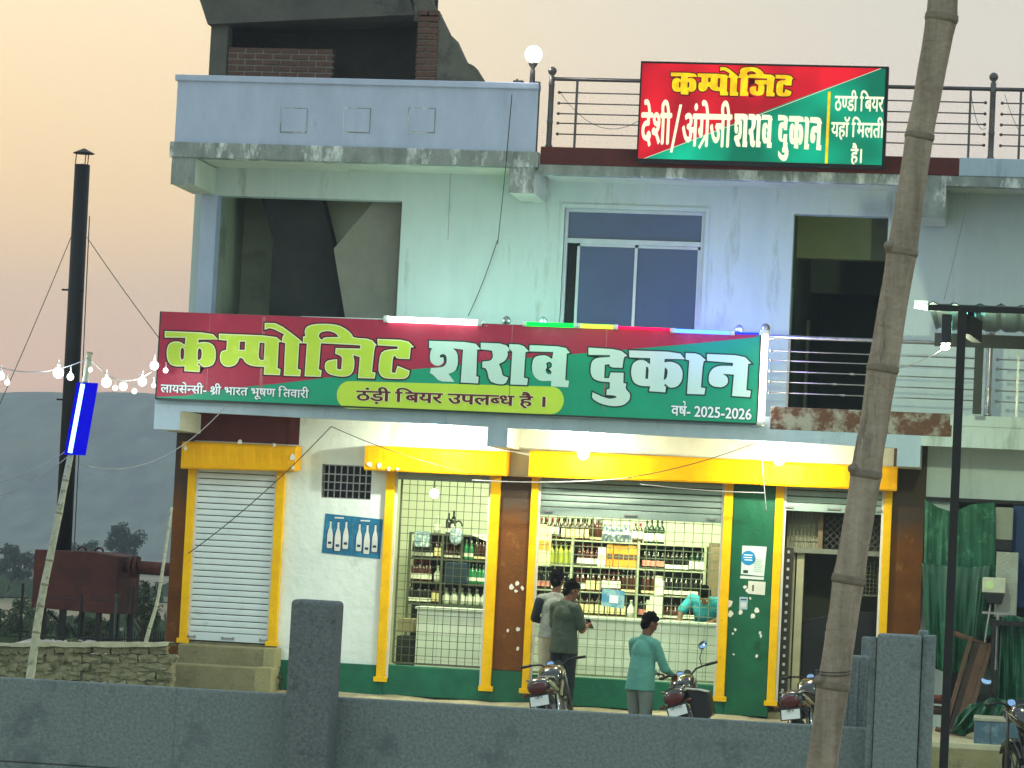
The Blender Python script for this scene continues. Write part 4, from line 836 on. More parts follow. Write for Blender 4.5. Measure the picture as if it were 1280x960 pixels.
fr_ = thing('dark_cabinet', 'dark brown cabinet standing at the right end of the bottle rack', 'cabinet', (-3.5, 2.2, .1))
x0, x1, z0, z1 = rect(884, 679, 906, 770, 2.1); bx('body', M('brown_laminate', '6E5F4C', '5A4D3D', 5, .6), (x0, x1+.1, 2.1, 2.5, .1, z1), parent=fr_, bevel=.01); bx('door', M('brown_laminate_door', '7A6A55', '675843', 5, .55), (x0+.03, x1+.05, 2.085, 2.1, .2, z1-.05), parent=fr_, bevel=.006)
# counters
def counter(x0, x1, y0, y1, zt_, label, cols):
    t_ = thing('shop_counter', label, 'counter', ((x0+x1)/2, (y0+y1)/2, .1)); bx('body', MORT, (x0+.004, x1-.004, y0+.008, y1, .1, zt_-.03), parent=t_); bx('top', TILE, (x0-.02, x1+.02, y0-.03, y1, zt_-.03, zt_), parent=t_, bevel=.004)
    w_ = (x1-x0)/cols; b = Mb(); b.box(x0+.002, x0+w_-.002, y0-.002, y0+.008, .1+.002, .1+(zt_-.13)/3-.002); o = b.done('tile', TILE, t_)
    copies(o, [(w_*i, 0, (zt_-.13)/3*j) for i in range(cols) for j in range(3) if i or j]); return t_
counter(-5.9, -3.2, .8, 1.25, 1.075, 'long white tiled sales counter behind the wide grille', 8)
counter(-7.19, -6.1, .9, 1.4, 1.09, 'short white tiled counter behind the narrow grille', 4)
# goods behind the narrow grille
R2 = 2.6
rk2 = thing('bottle_rack', 'dark steel rack with mixed bottles behind the narrow grille', 'shelf', (-7.0, R2, .1))
RD = M('rack_dark', '4E5648', '3C4338', 6, .5)
Z2 = [2.03, 1.70, 1.385, 1.10, .8]
for z in Z2: bx('shelf_board', RD, (-7.66, -6.3, R2-.02, R2+.3, z-.025, z), parent=rk2)
for x in (-7.66, -7.22, -6.96, -6.3): bx('upright', RD, (x-.015, x+.015, R2-.03, R2, .1, 2.03), parent=rk2)
bx('back_panel', M('rack_back_dark', '33382F', '272B24', 3, .8), (-7.66, -6.3, R2+.3, R2+.32, .1, 2.02), parent=rk2)
W2 = 'of the narrow rack'
row(Z2[0]+.001, [(541, 548, 'clear', 1), (555, 561, 'dark', 1), (562, 567, 'green', 1)], R2+.1, 'top '+W2)
row(Z2[1]+.001, [(516, 540, 'dark', 5), (542, 553, 'rum', 2), (556, 577, 'squat', 4), (579, 592, 'beer', 2), (593, 606, 'whiteneck', 3), (606, 618, 'rum', 2)], R2+.1, 'upper shelf '+W2)
row(Z2[2]+.001, [(515, 540, 'red', 6), (542, 554, 'clear', 1), (585, 616, 'beer', 7)], R2+.1, 'middle shelf '+W2)
row(Z2[3]+.001, [(514, 540, 'dark', 6), (542, 553, 'rum', 2), (556, 612, 'clear', 6)], R2+.1, 'lower shelf '+W2)
def goods(name, label, cat, px0, py0, px1, py1, Y, dep, mat, bev=.01, z0=None, win=None):
    x0, x1, a0, a1 = rect(px0, py0, px1, py1, Y); t_ = thing(name, label, cat, ((x0+x1)/2, Y, a0 if z0 is None else z0)); bx('body', mat, (x0, x1, Y, Y+dep, a0 if z0 is None else z0, a1), parent=t_, bevel=bev)
    if win: bx('front', win, (x0+.02, x1-.02, Y-.006, Y, a0+.02, a1-.02), parent=t_, bevel=.003)
    return t_
PB = M('poly_bag_blue', '8FA6B8', '5F7A90', 25, .25, c3='DDE6EA', s3=18, t3=.55)
goods('wrapped_pack', 'blue grey plastic wrapped pack at the left end of the rack top shelf', 'package', 517, 664, 536, 684, 2.45, .12, PB, .02)
bg_ = thing('carry_bag', 'oval plastic carry bag hanging at the middle of the narrow rack', 'bag', at3(572, 665, 2.4)); mb = Mb(); mb.ball(at3(570, 670, 2.42), .1, 12, 8, (.9, .35, 1.2)); mb.done('bag', PB, bg_, smooth=True); mb = Mb(); c = at3(573, 658, 2.42); mb.tube([(c[0]+.05*cos(t), c[1], c[2]+.07*sin(t)) for t in [pi*k/8 for k in range(9)]], .012, 6); mb.done('handle', BLKP, bg_)
goods('storage_crate', 'navy blue storage crate on the middle shelf of the narrow rack', 'crate', 557, 703, 584, 727, 2.5, .2, M('crate_navy', '123048', '0D2538', 8, .4), .01, Z2[2], M('crate_navy2', '0E2436', '0A1C2A', 8, .5))
goods('cardboard_box', 'grey brown cardboard box left of the short white counter', 'box', 497, 773, 517, 790, 1.3, .3, M('cardboard', '8C8264', '776E54', 6, .8), .006)
goods('bottle_crate', 'dark green bottle crate under the cardboard box', 'crate', 495, 795, 518, 829, 1.25, .35, M('crate_green_black', '18261C', '101A13', 9, .5), .01, .1)
sh = thing('white_awning_sheet', 'slanting white sheet above the green bottles at the right of the narrow opening', 'sheet', at3(605, 670, 2.3)); mb = Mb(); mb.prism([at(588, 668, 2.3), at(616, 668, 2.3), at(614, 674, 2.3), at(609, 677, 2.3)], 2.3, 2.34); mb.done('sheet', CARW, sh)

# ================================================================ POSTERS AND NOTICES
ps = thing('beer_poster', 'blue poster with two panels of three white bottles on the white wall', 'poster', (-7.87, 0, 1.75)); x0, x1, z0, z1 = -8.245, -7.505, 1.705, 2.185
BLP = M('poster_blue', '1C6E96', '155C80', 3, .45, c3='2482A8', s3=4, t3=.55)
mb = Mb(); xm = (x0+x1)/2
pq = [[(x0-.01, z0+.0), (xm-.004, z0-.02), (xm-.002, z1-.01), (x0+.01, z1+.01)], [(xm+.0, z0-.02), (x1-.01, z0-.04), (x1, z1-.03), (xm+.002, z1-.01)]]
for q in pq:
    mb = Mb(); mb.prism(q, -.006, -.001); mb.done('sheet', BLP, ps)
bo = [(-.03, 0), (.03, 0), (.034, .02), (.034, .12), (.026, .16), (.012, .20), (.010, .25), (-.010, .25), (-.012, .20), (-.026, .16), (-.034, .12), (-.034, .02)]
for i, cx in enumerate((.085, .185, .285, .455, .555, .655)):
    zc = z0+.055+(-.03 if i % 3 == 1 else 0)-(i//3)*.02; s = 1.42+.1*(i % 3 == 1)
    mb = Mb(); mb.prism([(x0+cx+a*s*.98, zc+b*s) for a, b in bo], -.008, -.006); o = mb.done('printed_bottle_edge', M('poster_navy%d' % i, '123A5C', '0E3050', 4, .5) if i == 0 else MATS['poster_navy0'], ps)
    mb = Mb(); mb.prism([(x0+cx+a*s*.74, zc+.008+b*s*.94) for a, b in bo], -.010, -.008); mb.done('printed_bottle', WHT, ps)
    mb = Mb(); mb.prism([(x0+cx+a, zc+.06+b) for a, b in ((-.022, 0), (.022, 0), (.022, .03), (-.022, .03))], -.0115, -.010); mb.done('printed_label', MATS['poster_navy0'], ps)
for cx in (.19, .52): mb = Mb(); mb.box(x0+cx-.06, x0+cx+.06, -.008, -.006, z1-.045-(cx > .3)*.02, z1-.028-(cx > .3)*.02); mb.done('printed_line', WHT, ps)
nb = thing('notice_sheet', 'white notice with a round blue print pasted on the green pillar', 'notice', at3(942, 700, -.03)); Yn = -.032
def quad(pts, y0, y1, mat, name, par): mb = Mb(); mb.prism([at(px, py, y1) for px, py in pts], y0, y1); return mb.done(name, mat, par)
quad([(928, 682), (958.5, 683.5), (955, 720.5), (926, 717.5)], Yn-.004, Yn, PAP, 'sheet', nb)
c = at(935.5, 697.5, Yn); mb = Mb(); mb.prism([(c[0]+.088*cos(t), c[1]+.088*sin(t)) for t in [2*pi*k/24 for k in range(24)]], Yn-.006, Yn-.004); mb.done('blue_disc', M('print_blue', '1E8CC8', '187AB0', 4, .5), nb)
for k, (a, b_) in enumerate(((-.055, .05), (-.06, .045), (-.045, .05))): mb = Mb(); mb.box(c[0]+a, c[0]+b_, Yn-.007, Yn-.006, c[1]+.03-.03*k, c[1]+.042-.03*k); mb.done('printed_line', WHP, nb)
for k in range(7): quad([(942, 699+2.4*k), (953.5-(k % 3), 699.5+2.4*k), (953.5-(k % 3), 700.5+2.4*k), (942, 700+2.4*k)], Yn-.006, Yn-.004, M('print_pale_green', 'A8C4B4', '9AB8A8', 5, .6) if k == 0 else MATS['print_pale_green'], 'printed_line', nb)
quad([(929, 712.5), (935, 712.8), (935, 716.5), (929, 716.2)], Yn-.006, Yn-.004, DGR, 'printed_mark', nb)
for i, (pts, lab, mt) in enumerate((([(925.5, 719.5), (955, 721.5), (954.5, 725), (925, 723)], 'narrow white paper strip under the round blue notice', PAP), ([(935.5, 726), (957, 727.5), (956, 744), (934.5, 742)], 'cream notice below the paper strip on the green pillar', CARW), ([(924.5, 746), (935, 746.5), (934, 762), (924, 761.5)], 'small pale blue sticker on the green pillar', M('sticker_blue', 'A9C0CC', '98B0BE', 5, .5)))):
    n_ = thing('notice_sheet', lab, 'notice', at3(pts[0][0], pts[2][1], Yn)); quad(pts, Yn-.003, Yn, mt, 'sheet', n_)
    if i == 1: quad([(940.5, 731), (942.5, 731.2), (942, 739), (940, 738.8)], Yn-.005, Yn-.003, CARD, 'printed_mark', n_)
    if i == 2: quad([(926, 748.5), (933.5, 749), (933.3, 750.5), (926, 750)], Yn-.005, Yn-.003, MATS['poster_navy0'], 'printed_line', n_); quad([(926, 753), (933, 753.4), (932.6, 759.5), (925.8, 759)], Yn-.005, Yn-.003, WHT, 'printed_field', n_)
nt_ = thing('hanging_notice', 'light blue printed notice with a white square hung on the wide grille', 'notice', at3(766, 748, .04))
quad([(753, 735.5), (781, 738.5), (780, 761), (751.5, 757.5)], .036, .042, M('notice_blue', '5FA3BE', '4E93B0', 8, .5, c3='9CC8C8', s3=9, t3=.5), 'sheet', nt_); quad([(762, 743.5), (773, 744.8), (772.3, 754.5), (761.4, 753.3)], .033, .036, WHP, 'white_field', nt_)
# whatever is hung behind the grille: two white boards
for i, r_ in enumerate(((812, 745, 828, 772), (822, 726, 830, 744))):
    goods('price_card', ['white card leaning before the lower shelf bottles', 'small white card leaning before the middle shelf bottles'][i], 'card', *r_, 2.15, .01, CARW, 0)

ORD = ['leftmost', 'second', 'third', 'fourth', 'fifth', 'sixth', 'seventh', 'eighth', 'ninth', 'tenth', 'eleventh', 'twelfth', 'thirteenth', 'fourteenth', 'fifteenth', 'sixteenth']
fam = {}
for s_ in STOCK: fam.setdefault((s_[1], s_[2]), []).append(s_)
for (kind, where), L_ in fam.items():
    L_.sort(key=lambda q: q[3])
    for i, (o, *_r) in enumerate(L_):
        pre = '' if len(L_) == 1 else (ORD[i]+' ' if i == 0 else ('rightmost ' if i == len(L_)-1 else ORD[i]+' from left, '))
        o['label'] = f'{pre}{SHORT[kind]} on the {where}'
        if len(L_) > 1: o['group'] = f'{SHORT[kind]}s on the {where}'
# ================================================================ PEOPLE
SKIN = M('skin', '6E4632', '5C3928', 12, .6); HAIR = M('black_hair', '0C0A09', '060505', 60, .95, .5, bscale=120, spec=.08)
EYE = M('eye_white', 'D8D4CC', 'CFCAC2', 5, .4)
def remesh(name, mb, mat, parent, voxel=.011, smooth=4):
    o = mb.done('tmp', mat, None); r = o.modifiers.new('r', 'REMESH'); r.mode = 'VOXEL'; r.voxel_size = voxel; r.use_smooth_shade = True
    s = o.modifiers.new('s', 'SMOOTH'); s.iterations = smooth; s.factor = .5
    dg = bpy.context.evaluated_depsgraph_get(); me = bpy.data.meshes.new_from_object(o.evaluated_get(dg)); me.name = name
    bpy.data.objects.remove(o); me.materials.clear(); me.materials.append(mat)
    me.polygons.foreach_set('use_smooth', [True]*len(me.polygons))
    q = bpy.data.objects.new(name, me); COL.objects.link(q); q.parent = parent; return q
def cap(mb, a, b, r0, r1, sub=6):
    a, b = Vector(a), Vector(b); mb.ball(a, r0, 12, 8); mb.ball(b, r1, 12, 8); mb.tube([a.lerp(b, k/sub) for k in range(sub+1)], [r0+(r1-r0)*k/sub for k in range(sub+1)], 12)
def muscle(mb, a, b, r0, rm, r1, tm=.35):
    a, b = Vector(a), Vector(b); m = a.lerp(b, tm); cap(mb, a, m, r0, rm); cap(mb, m, b, rm, r1)
def hand(mb, w, d, palm, sgn, curl=.5):
    """w wrist, d pointing direction, palm = direction the palm faces, fingers curl towards it"""
    w, d, palm = Vector(w), Vector(d).normalized(), Vector(palm).normalized(); side = d.cross(palm).normalized()*sgn
    kn = w+d*.085
    for k in range(4):
        o = (k-1.5)*.019; cap(mb, w+side*o*.6, kn+side*o, .013, .012)
        L_ = (.030, .034, .032, .025)[k]; c = curl*(1+.15*k); a = kn+side*o; d1 = (d*cos(c)+palm*sin(c)); b = a+d1*L_*1.25; d2 = (d*cos(c*2)+palm*sin(c*2)); e = b+d2*L_
        cap(mb, a, b, .0095, .0085, 3); cap(mb, b, e, .0085, .007, 3)
    t0 = w+d*.02-side*.03; t1 = t0+(d*.6-side*.6+palm*.4).normalized()*.035; cap(mb, w, t0, .016, .014, 3); cap(mb, t0, t1, .012, .010, 3); cap(mb, t1, t1+(d*.8+palm*.5).normalized()*.03, .010, .008, 3)
def person(label, loc, rz, shirt, pants, J, sleeve='short', hair_h=.02, tail=.0, shoes=True, scale=1.0, skip_legs=False, tuck=False):
    t_ = thing('person', label, 'person', loc, rz=rz); t_.scale = (scale,)*3; OFF[t_.name] = Vector()
    g = lambda k, d: Vector(J.get(k, d))
    pel = g('pelvis', (0, 0, .90)); che = g('chest', (0, 0, 1.22)); nk = g('neck', (0, -.01, 1.40)); hd = g('head', (0, .03, 1.545)); look = g('look', (0, 1, -.1)).normalized()
    sh = [g('shL', che+Vector((-.172, 0, .105))), g('shR', che+Vector((.172, 0, .105)))]; el = [g('elL', (-.23, .02, 1.07)), g('elR', (.23, .02, 1.07))]; wr = [g('wrL', (-.22, .12, .84)), g('wrR', (.22, .12, .84))]
    kn = [g('knL', (-.10, .02, .48)), g('knR', (.10, .02, .48))]; an = [g('anL', (-.11, -.02, .08)), g('anR', (.11, -.02, .08))]
    hp_ = [pel+Vector((-.09, 0, -.02)), pel+Vector((.09, 0, -.02))]
    up = Vector((0, 0, 1)); rt = look.cross(up).normalized(); hu = rt.cross(look).normalized(); HR = Matrix((rt, look, hu)).transposed()
    hv = lambda x, y, z: hd+HR@Vector((x, y, z))
    b = Mb()
    b.ball(hv(0, -.008, .02), .1, 16, 12, (.76, .95, .98), HR); b.ball(hv(0, .03, -.035), .07, 14, 10, (.86, .88, .95), HR); b.ball(hv(0, .06, -.078), .03, 10, 8, (1.1, 1, .9), HR)   # skull, jaw, chin
    cap(b, hv(0, .084, .02), hv(0, .105, -.018), .010, .016, 3); b.ball(hv(0, .088, -.048), .018, 10, 6, (1.4, .7, .7), HR); b.ball(hv(0, .083, .035), .03, 10, 6, (1.9, .5, .5), HR)
    for s in (-1, 1): b.ball(hv(s*.078, -.005, -.005), .024, 8, 8, (.4, .8, 1.3), HR); b.ball(hv(s*.035, .072, .0), .022, 8, 6, (1, .7, 1), HR)
    cap(b, nk-Vector((0, 0, .05)), hd+Vector((0, -.02, -.05)), .058, .052)
    b.ball(che, .13, 14, 10, (1.15, .75, 1.3)); b.ball((pel+che)/2, .12, 12, 10, (1.05, .8, 1.5)); b.ball(pel, .13, 12, 10, (1.1, .85, .8))
    for i in (0, 1):
        s = (-1, 1)[i]; cap(b, nk-Vector((0, 0, .06)), sh[i]-Vector((0, 0, .012)), .036, .034); muscle(b, sh[i]-Vector((0, 0, .012)), el[i], .040, .044, .036); muscle(b, el[i], wr[i], .038, .038, .025)
        fd = g('fdL' if i == 0 else 'fdR', (wr[i]-el[i])); hand(b, wr[i]+(wr[i]-el[i]).normalized()*.01, fd, g('paL' if i == 0 else 'paR', (-s, 0, 0)), s, J.get('curl', .5))
        if not skip_legs: muscle(b, hp_[i], kn[i], .085, .08, .052); muscle(b, kn[i], an[i], .05, .056, .034); cap(b, an[i]+Vector((0, -.03, -.04)), an[i]+Vector((0, .12, -.055)), .036, .028)
    remesh('body', b, SKIN, t_, .0085, 3)
    h = Mb(); h.ball(hv(0, -.016, .036), .099, 16, 12, (.82, .95, .96), HR); h.ball(hv(0, -.048, -.012), .074, 12, 10, (.98, .66, 1.0), HR); h.ball(hv(0, -.052, -.05), .05, 10, 8, (1, .6, .8), HR); h.ball(hv(0, .035, .085), .06, 12, 8, (1.1, .95, .50+hair_h*6), HR)
    for k in range(22):
        a = random.uniform(0, 2*pi); e = random.uniform(.3, 1.2); v = hv(.074*cos(a)*cos(e), -.012+.082*sin(a)*cos(e), .045+.092*sin(e)); h.ball(v, random.uniform(.014, .024), 6, 5)
    hob = remesh('hair', h, HAIR, t_, .008, 1)
    for v in hob.data.vertices: v.co += v.normal*(mn.noise(v.co*70)*.007+mn.noise(v.co*28)*.006)
    for s in (-1, 1): e = Mb(); e.ball(hv(s*.034, .090, .004), .010, 8, 6); e.done('eye', EYE, t_, smooth=True, world=False)
    c = Mb()   # shirt
    c.ball(che+Vector((0, 0, -.01)), .155, 16, 12, (1.12, .80, 1.18)); c.ball((che*.45+pel*.55), .145, 14, 10, (1.10, .85, 1.4)); hz_ = pel.z-.02-tail
    for k in range(9):
        t = k/8; zc = che.z-.05+(hz_-(che.z-.05))*t; cc = che.lerp(pel, min(1, (che.z-zc)/max(.05, che.z-pel.z))); k0 = len(c.v); n_ = 20; rx = .160+.034*t; ry = .120+.036*t
        c.v += [(cc.x+rx*cos(2*pi*j/n_), cc.y+ry*sin(2*pi*j/n_), zc) for j in range(n_)]
        if k: c.f += [(k0-n_+j, k0+j, k0+(j+1) % n_, k0-n_+(j+1) % n_) for j in range(n_)]; c.m += [0]*n_
        else: c.f.append(tuple(range(k0, k0+n_))); c.m.append(0)
    c.f.append(tuple(range(len(c.v)-1, len(c.v)-n_-1, -1))); c.m.append(0)
    cap(c, nk+Vector((0, -.01, -.045)), che+Vector((0, 0, .05)), .068, .12)
    for k in range(10): a = 2*pi*k/10; cap(c, nk+Vector((.062*cos(a), .058*sin(a)-.006, -.03)), nk+Vector((.055*cos(a), .052*sin(a)-.004, .012)), .014, .010, 2)
    for i in (0, 1):
        cap(c, nk-Vector((0, 0, .055)), sh[i], .070, .060)
        if J.get('dark_arms'): da = Mb(); muscle(da, sh[i].lerp(el[i], .12), el[i], .068, .062, .052); cap(da, el[i], el[i].lerp(wr[i], .93), .052, .038); remesh('sleeve', da, DEN, t_, .012, 3); continue
        if sleeve == 'long': muscle(c, sh[i], el[i], .060, .058, .050); cap(c, el[i], el[i].lerp(wr[i], .93), .052, .036); 
        else: m = sh[i].lerp(el[i], .80); cap(c, sh[i], m, .062, .062)
    sob = remesh('shirt', c, shirt, t_, .012, 3)
    wv = sob.data; 
    for v in wv.vertices: n_ = mn.noise(Vector((v.co.x*9, v.co.y*9, v.co.z*5)))*.012+mn.noise(v.co*26)*.004; v.co += v.normal*n_
    if not skip_legs:
        p = Mb(); p.ball(pel, .145, 14, 10, (1.12, .88, .8))
        for i in (0, 1): muscle(p, hp_[i], kn[i], .098, .092, .066); muscle(p, kn[i], an[i]+Vector((0, 0, .02)), .066, .066, .055)
        pob = remesh('trousers', p, pants, t_, .013, 3)
        for v in pob.data.vertices: v.co += v.normal*(mn.noise(Vector((v.co.x*10, v.co.y*10, v.co.z*9)))*.008)
        for i in (0, 1):
            s_ = Mb(); cap(s_, an[i]+Vector((0, -.04, -.035)), an[i]+Vector((0, .15, -.045)), .042, .036); remesh('shoe', s_, BLKP, t_, .012, 2)
    return t_
OLV = M('olive_shirt', '3E4A3C', '323D31', 5, .9, .3, bscale=60); GRYS = M('grey_shirt', '8A8E86', '74786F', 5, .9, .3); TEAL = M('teal_shirt', '5C9A8E', '4E877B', 5, .9, .3, bscale=60); CYA = M('cyan_tshirt', '2F8FA0', '257C8C', 5, .9, .3)
DEN = M('dark_denim', '1A2129', '12171D', 7, .9, .3); BEI = M('beige_trousers', 'B7AF96', 'A39B82', 5, .9, .3); GRP = M('grey_trousers', '76807C', '67716D', 5, .9, .3)
x, _ = at(705, 800, -.75)
p1 = person('person in olive shirt and dark jeans seen from behind holding a phone at the counter', (x, -.75, gz(x, -.75)), radians(-32), OLV, DEN,
       {'elL': (-.21, .06, 1.06), 'wrL': (-.06, .27, 1.10), 'elR': (.22, .06, 1.06), 'wrR': (.10, .29, 1.11), 'head': (.02, .06, 1.525), 'look': (.45, 1, -.45), 'paL': (1, .2, .6), 'paR': (-1, .2, .6), 'fdL': (.6, .8, .2), 'fdR': (-.2, 1, .1), 'curl': .75}, tail=.10)
ph = thing('mobile_phone', 'small dark phone held in both hands by the person in the olive shirt', 'phone', (0, 0, 0)); OFF[ph.name] = Vector()
M1 = Matrix.Translation((x, -.75, gz(x, -.75)))@Matrix.Rotation(radians(-32), 4, 'Z'); ph.location = M1@Vector((.05, .40, 1.14)); ph.rotation_euler = (radians(35), 0, radians(-32))
mb = Mb(); mb.box(-.036, .036, -.004, .004, -.07, .07); mb.done('case', BLKP, ph, bevel=.002); mb = Mb(); mb.box(-.032, .032, -.006, -.004, -.064, .064); mb.done('screen', GLS, ph)
x, _ = at(692, 800, -.42)
person('person in grey shirt and beige trousers half hidden beyond the olive shirted customer', (x, -.42, gz(x, -.42)), radians(8), GRYS, BEI,
       {'elL': (-.24, .0, 1.09), 'wrL': (-.13, .22, 1.05), 'elR': (.23, .03, 1.08), 'wrR': (.12, .24, 1.06), 'look': (.35, 1, -.15), 'head': (.01, .03, 1.55), 'dark_arms': 1}, tail=.02, scale=1.01)


x, _ = at(800, 860, -2.5)
person('person in teal long sleeved shirt reaching for the handlebar of the middle motorbike', (x, -2.5, gz(x, -2.5)), radians(-38), TEAL, GRP,
       {'chest': (0, .04, 1.20), 'neck': (0, .05, 1.39), 'head': (0, .10, 1.53), 'look': (.2, 1, -.45), 'elL': (-.22, .14, 1.02), 'wrL': (-.12, .36, .97), 'elR': (.22, .16, 1.03), 'wrR': (.10, .40, .97), 'paL': (0, 0, -1), 'paR': (0, 0, -1), 'curl': .9}, sleeve='long', tail=.10)
x, _ = at(883, 760, 1.55)
person('shopkeeper in cyan t-shirt bending over the counter behind the wide grille', (x, 1.62, .1), radians(180-12), CYA, DEN,
       {'pelvis': (0, -.12, .88), 'chest': (-.02, .12, 1.15), 'neck': (-.04, .22, 1.27), 'head': (-.07, .34, 1.32), 'look': (-.1, .55, -1), 'shL': (-.20, .12, 1.24), 'shR': (.17, .12, 1.26), 'elL': (-.28, .22, 1.02), 'wrL': (-.20, .40, .99), 'elR': (.27, .24, 1.07), 'wrR': (.24, .34, .995), 'paL': (0, 0, -1), 'paR': (0, 0, -1), 'knL': (-.1, -.05, .46), 'knR': (.1, -.05, .46), 'anL': (-.11, -.12, .08), 'anR': (.11, -.12, .08)}, tail=.02)

# ================================================================ MOTORBIKES
CHR = M('chrome', 'B8BCBE', '9DA2A5', 9, .15, metal=.95); TYR = M('tyre_rubber', '17171A', '101012', 12, .85, .3); SEAT = M('seat_vinyl', '1A1A1C', '121214', 12, .5, .2); ALL = M('engine_alloy', '6E7072', '56585A', 9, .4, metal=.8)
TL = M('tail_lens', '520A10', '3A060A', 6, .3, spec=.4, coat=.1); PLT = M('number_plate', 'D4D8DA', 'C6CACC', 9, .4); TXT = M('plate_black', '101214', '0A0C0E', 9, .5); MIR = M('mirror_glass', 'A9C6EE', '9ABAE6', 9, .04, metal=1)
def rotz(p, a, c): p = Vector(p)-Vector(c); return Vector((p.x*cos(a)-p.y*sin(a), p.x*sin(a)+p.y*cos(a), p.z))+Vector(c)
def motorbike(label, loc, heading, lean, steer, paint, stripe, plate, guard=False, lmir=True, rmir=True):
    t_ = thing('motorbike', label, 'motorbike', loc); t_.rotation_euler = (0, lean, heading); OFF[t_.name] = Vector()
    D = lambda mb, n, m, par=t_, **k: mb.done(n, m, par, world=False, **k)
    for yc in (-.62, .66):
        f = steer if yc > 0 else 0
        w_ = Mb(); prof = [(.235, -.04), (.27, -.05), (.295, -.035), (.305, 0), (.295, .035), (.27, .05), (.235, .04)]; k0 = 0; n = 28
        for j in range(n):
            t = 2*pi*j/n
            for r, a in prof: w_.v.append((a, yc+r*cos(t), .305+r*sin(t)))
        m = len(prof)
        for j in range(n):
            for i in range(m): w_.f.append((j*m+i, j*m+(i+1) % m, ((j+1) % n)*m+(i+1) % m, ((j+1) % n)*m+i)); w_.m.append(0)
        if f: w_.v = [tuple(rotz(v, f, (0, .55, 0))) for v in w_.v]
        wh = D(w_, 'tyre', TYR, smooth=True)
        r_ = Mb(); r_.tube([(0, yc+.225*cos(2*pi*k/24), .305+.225*sin(2*pi*k/24)) for k in range(25)], .014, 6); r_.tube([(-.06, yc, .305), (.06, yc, .305)], .05, 12)
        for k in range(6): a = 2*pi*k/6; r_.tube([(0, yc, .305), (0, yc+.22*cos(a), .305+.22*sin(a))], .012, 5)
        if f: r_.v = [tuple(rotz(v, f, (0, .55, 0))) for v in r_.v]
        D(r_, 'rim', ALL, wh, smooth=True)
    def arc(yc, r, a0, a1, w_, n=12, th=.006):
        mb = Mb()
        for k in range(n+1):
            a = radians(a0+(a1-a0)*k/n)
            for x_, rr in ((-w_, r-.012), (-w_*.7, r+.004), (0, r+.012), (w_*.7, r+.004), (w_, r-.012), (w_*.7, r-.006), (0, r+.002), (-w_*.7, r-.006)): mb.v.append((x_, yc+rr*cos(a), .305+rr*sin(a)))
        for k in range(n):
            for j in range(8): mb.f.append((8*k+j, 8*k+8+j, 8*k+8+(j+1) % 8, 8*k+(j+1) % 8)); mb.m.append(0)
        return mb
    D(arc(-.62, .35, 60, 175, .065), 'rear_fender', BLKP, smooth=True); ff = arc(.66, .345, 30, 150, .06); ff.v = [tuple(rotz(v, steer, (0, .55, 0))) for v in ff.v]; D(ff, 'front_fender', paint, smooth=True)
    def loft(secs, n=14):
        mb = Mb()
        for (y, z, rx, rz_) in secs:
            for j in range(n): a = 2*pi*j/n; cx, sz_ = cos(a), sin(a); mb.v.append((rx*abs(cx)**.8*(1 if cx > 0 else -1), y, z+rz_*abs(sz_)**.8*(1 if sz_ > 0 else -1)))
        for i in range(len(secs)-1):
            for j in range(n): mb.f.append((i*n+j, (i+1)*n+j, (i+1)*n+(j+1) % n, i*n+(j+1) % n)); mb.m.append(0)
        mb.f += [tuple(range(n)), tuple((len(secs)-1)*n+j for j in range(n-1, -1, -1))]; mb.m += [0, 0]; return mb
    D(loft([(.02, .84, .09, .07), (.08, .88, .135, .10), (.2, .92, .155, .115), (.34, .93, .14, .11), (.45, .90, .09, .08)]), 'fuel_tank', paint, smooth=True)
    sp_ = loft([(.1, .895, .140, .012), (.2, .935, .160, .016), (.34, .945, .145, .014)]); D(sp_, 'tank_stripe', stripe, smooth=True)
    D(loft([(-.66, .88, .07, .025), (-.6, .885, .11, .04), (-.4, .86, .13, .045), (-.15, .82, .12, .05), (.06, .82, .09, .045)]), 'seat', SEAT, smooth=True)
    cowl = loft([(-.90, .81, .09, .05), (-.86, .815, .125, .085), (-.72, .81, .14, .095), (-.5, .76, .13, .08), (-.25, .70, .11, .09), (-.1, .66, .08, .08)]); D(cowl, 'tail_cowl', paint, smooth=True)
    for s in (-1, 1):
        m = Mb(); m.tube([(s*.085, -.86, .835), (s*.118, -.72, .85), (s*.122, -.5, .80), (s*.118, -.25, .74)], [.016, .022, .022, .014], 6); D(m, 'cowl_stripe', stripe, smooth=True)
        m = Mb(); m.tube([(s*.06, -.82, .87), (s*.13, -.74, .90), (s*.14, -.5, .89), (s*.13, -.42, .86)], .013, 8); D(m, 'grab_rail', CHR if s > 0 else ALL, smooth=True)
        m = Mb(); m.tube([(s*.05, -.86, .735), (s*.13, -.88, .74)], .008, 6); m.ball((s*.155, -.88, .74), .03, 10, 8, (1.2, .7, .8)); D(m, 'indicator', M('amber_lens', '5A2E14', '46220E', 5, .2) if 'amber_lens' not in MATS else MATS['amber_lens'], smooth=True)
    m = Mb(); m.tube([(0, -.80, .885), (0, -.90, .84)], .02, 8); m.ball((0, -.895, .795), .105, 14, 10, (1.05, .32, .66)); D(m, 'tail_light', TL, smooth=True)
    R_ = Matrix.Rotation(radians(-14), 3, 'X'); m = Mb(); m.obox((0, -.91, .655), .21, .006, .11, R_); D(m, 'number_plate', PLT, bevel=.003)
    m = Mb(); m.obox((0, -.895, .66), .24, .012, .14, R_); m.box(-.03, .03, -.88, -.80, .70, .76); D(m, 'plate_holder', BLKP)
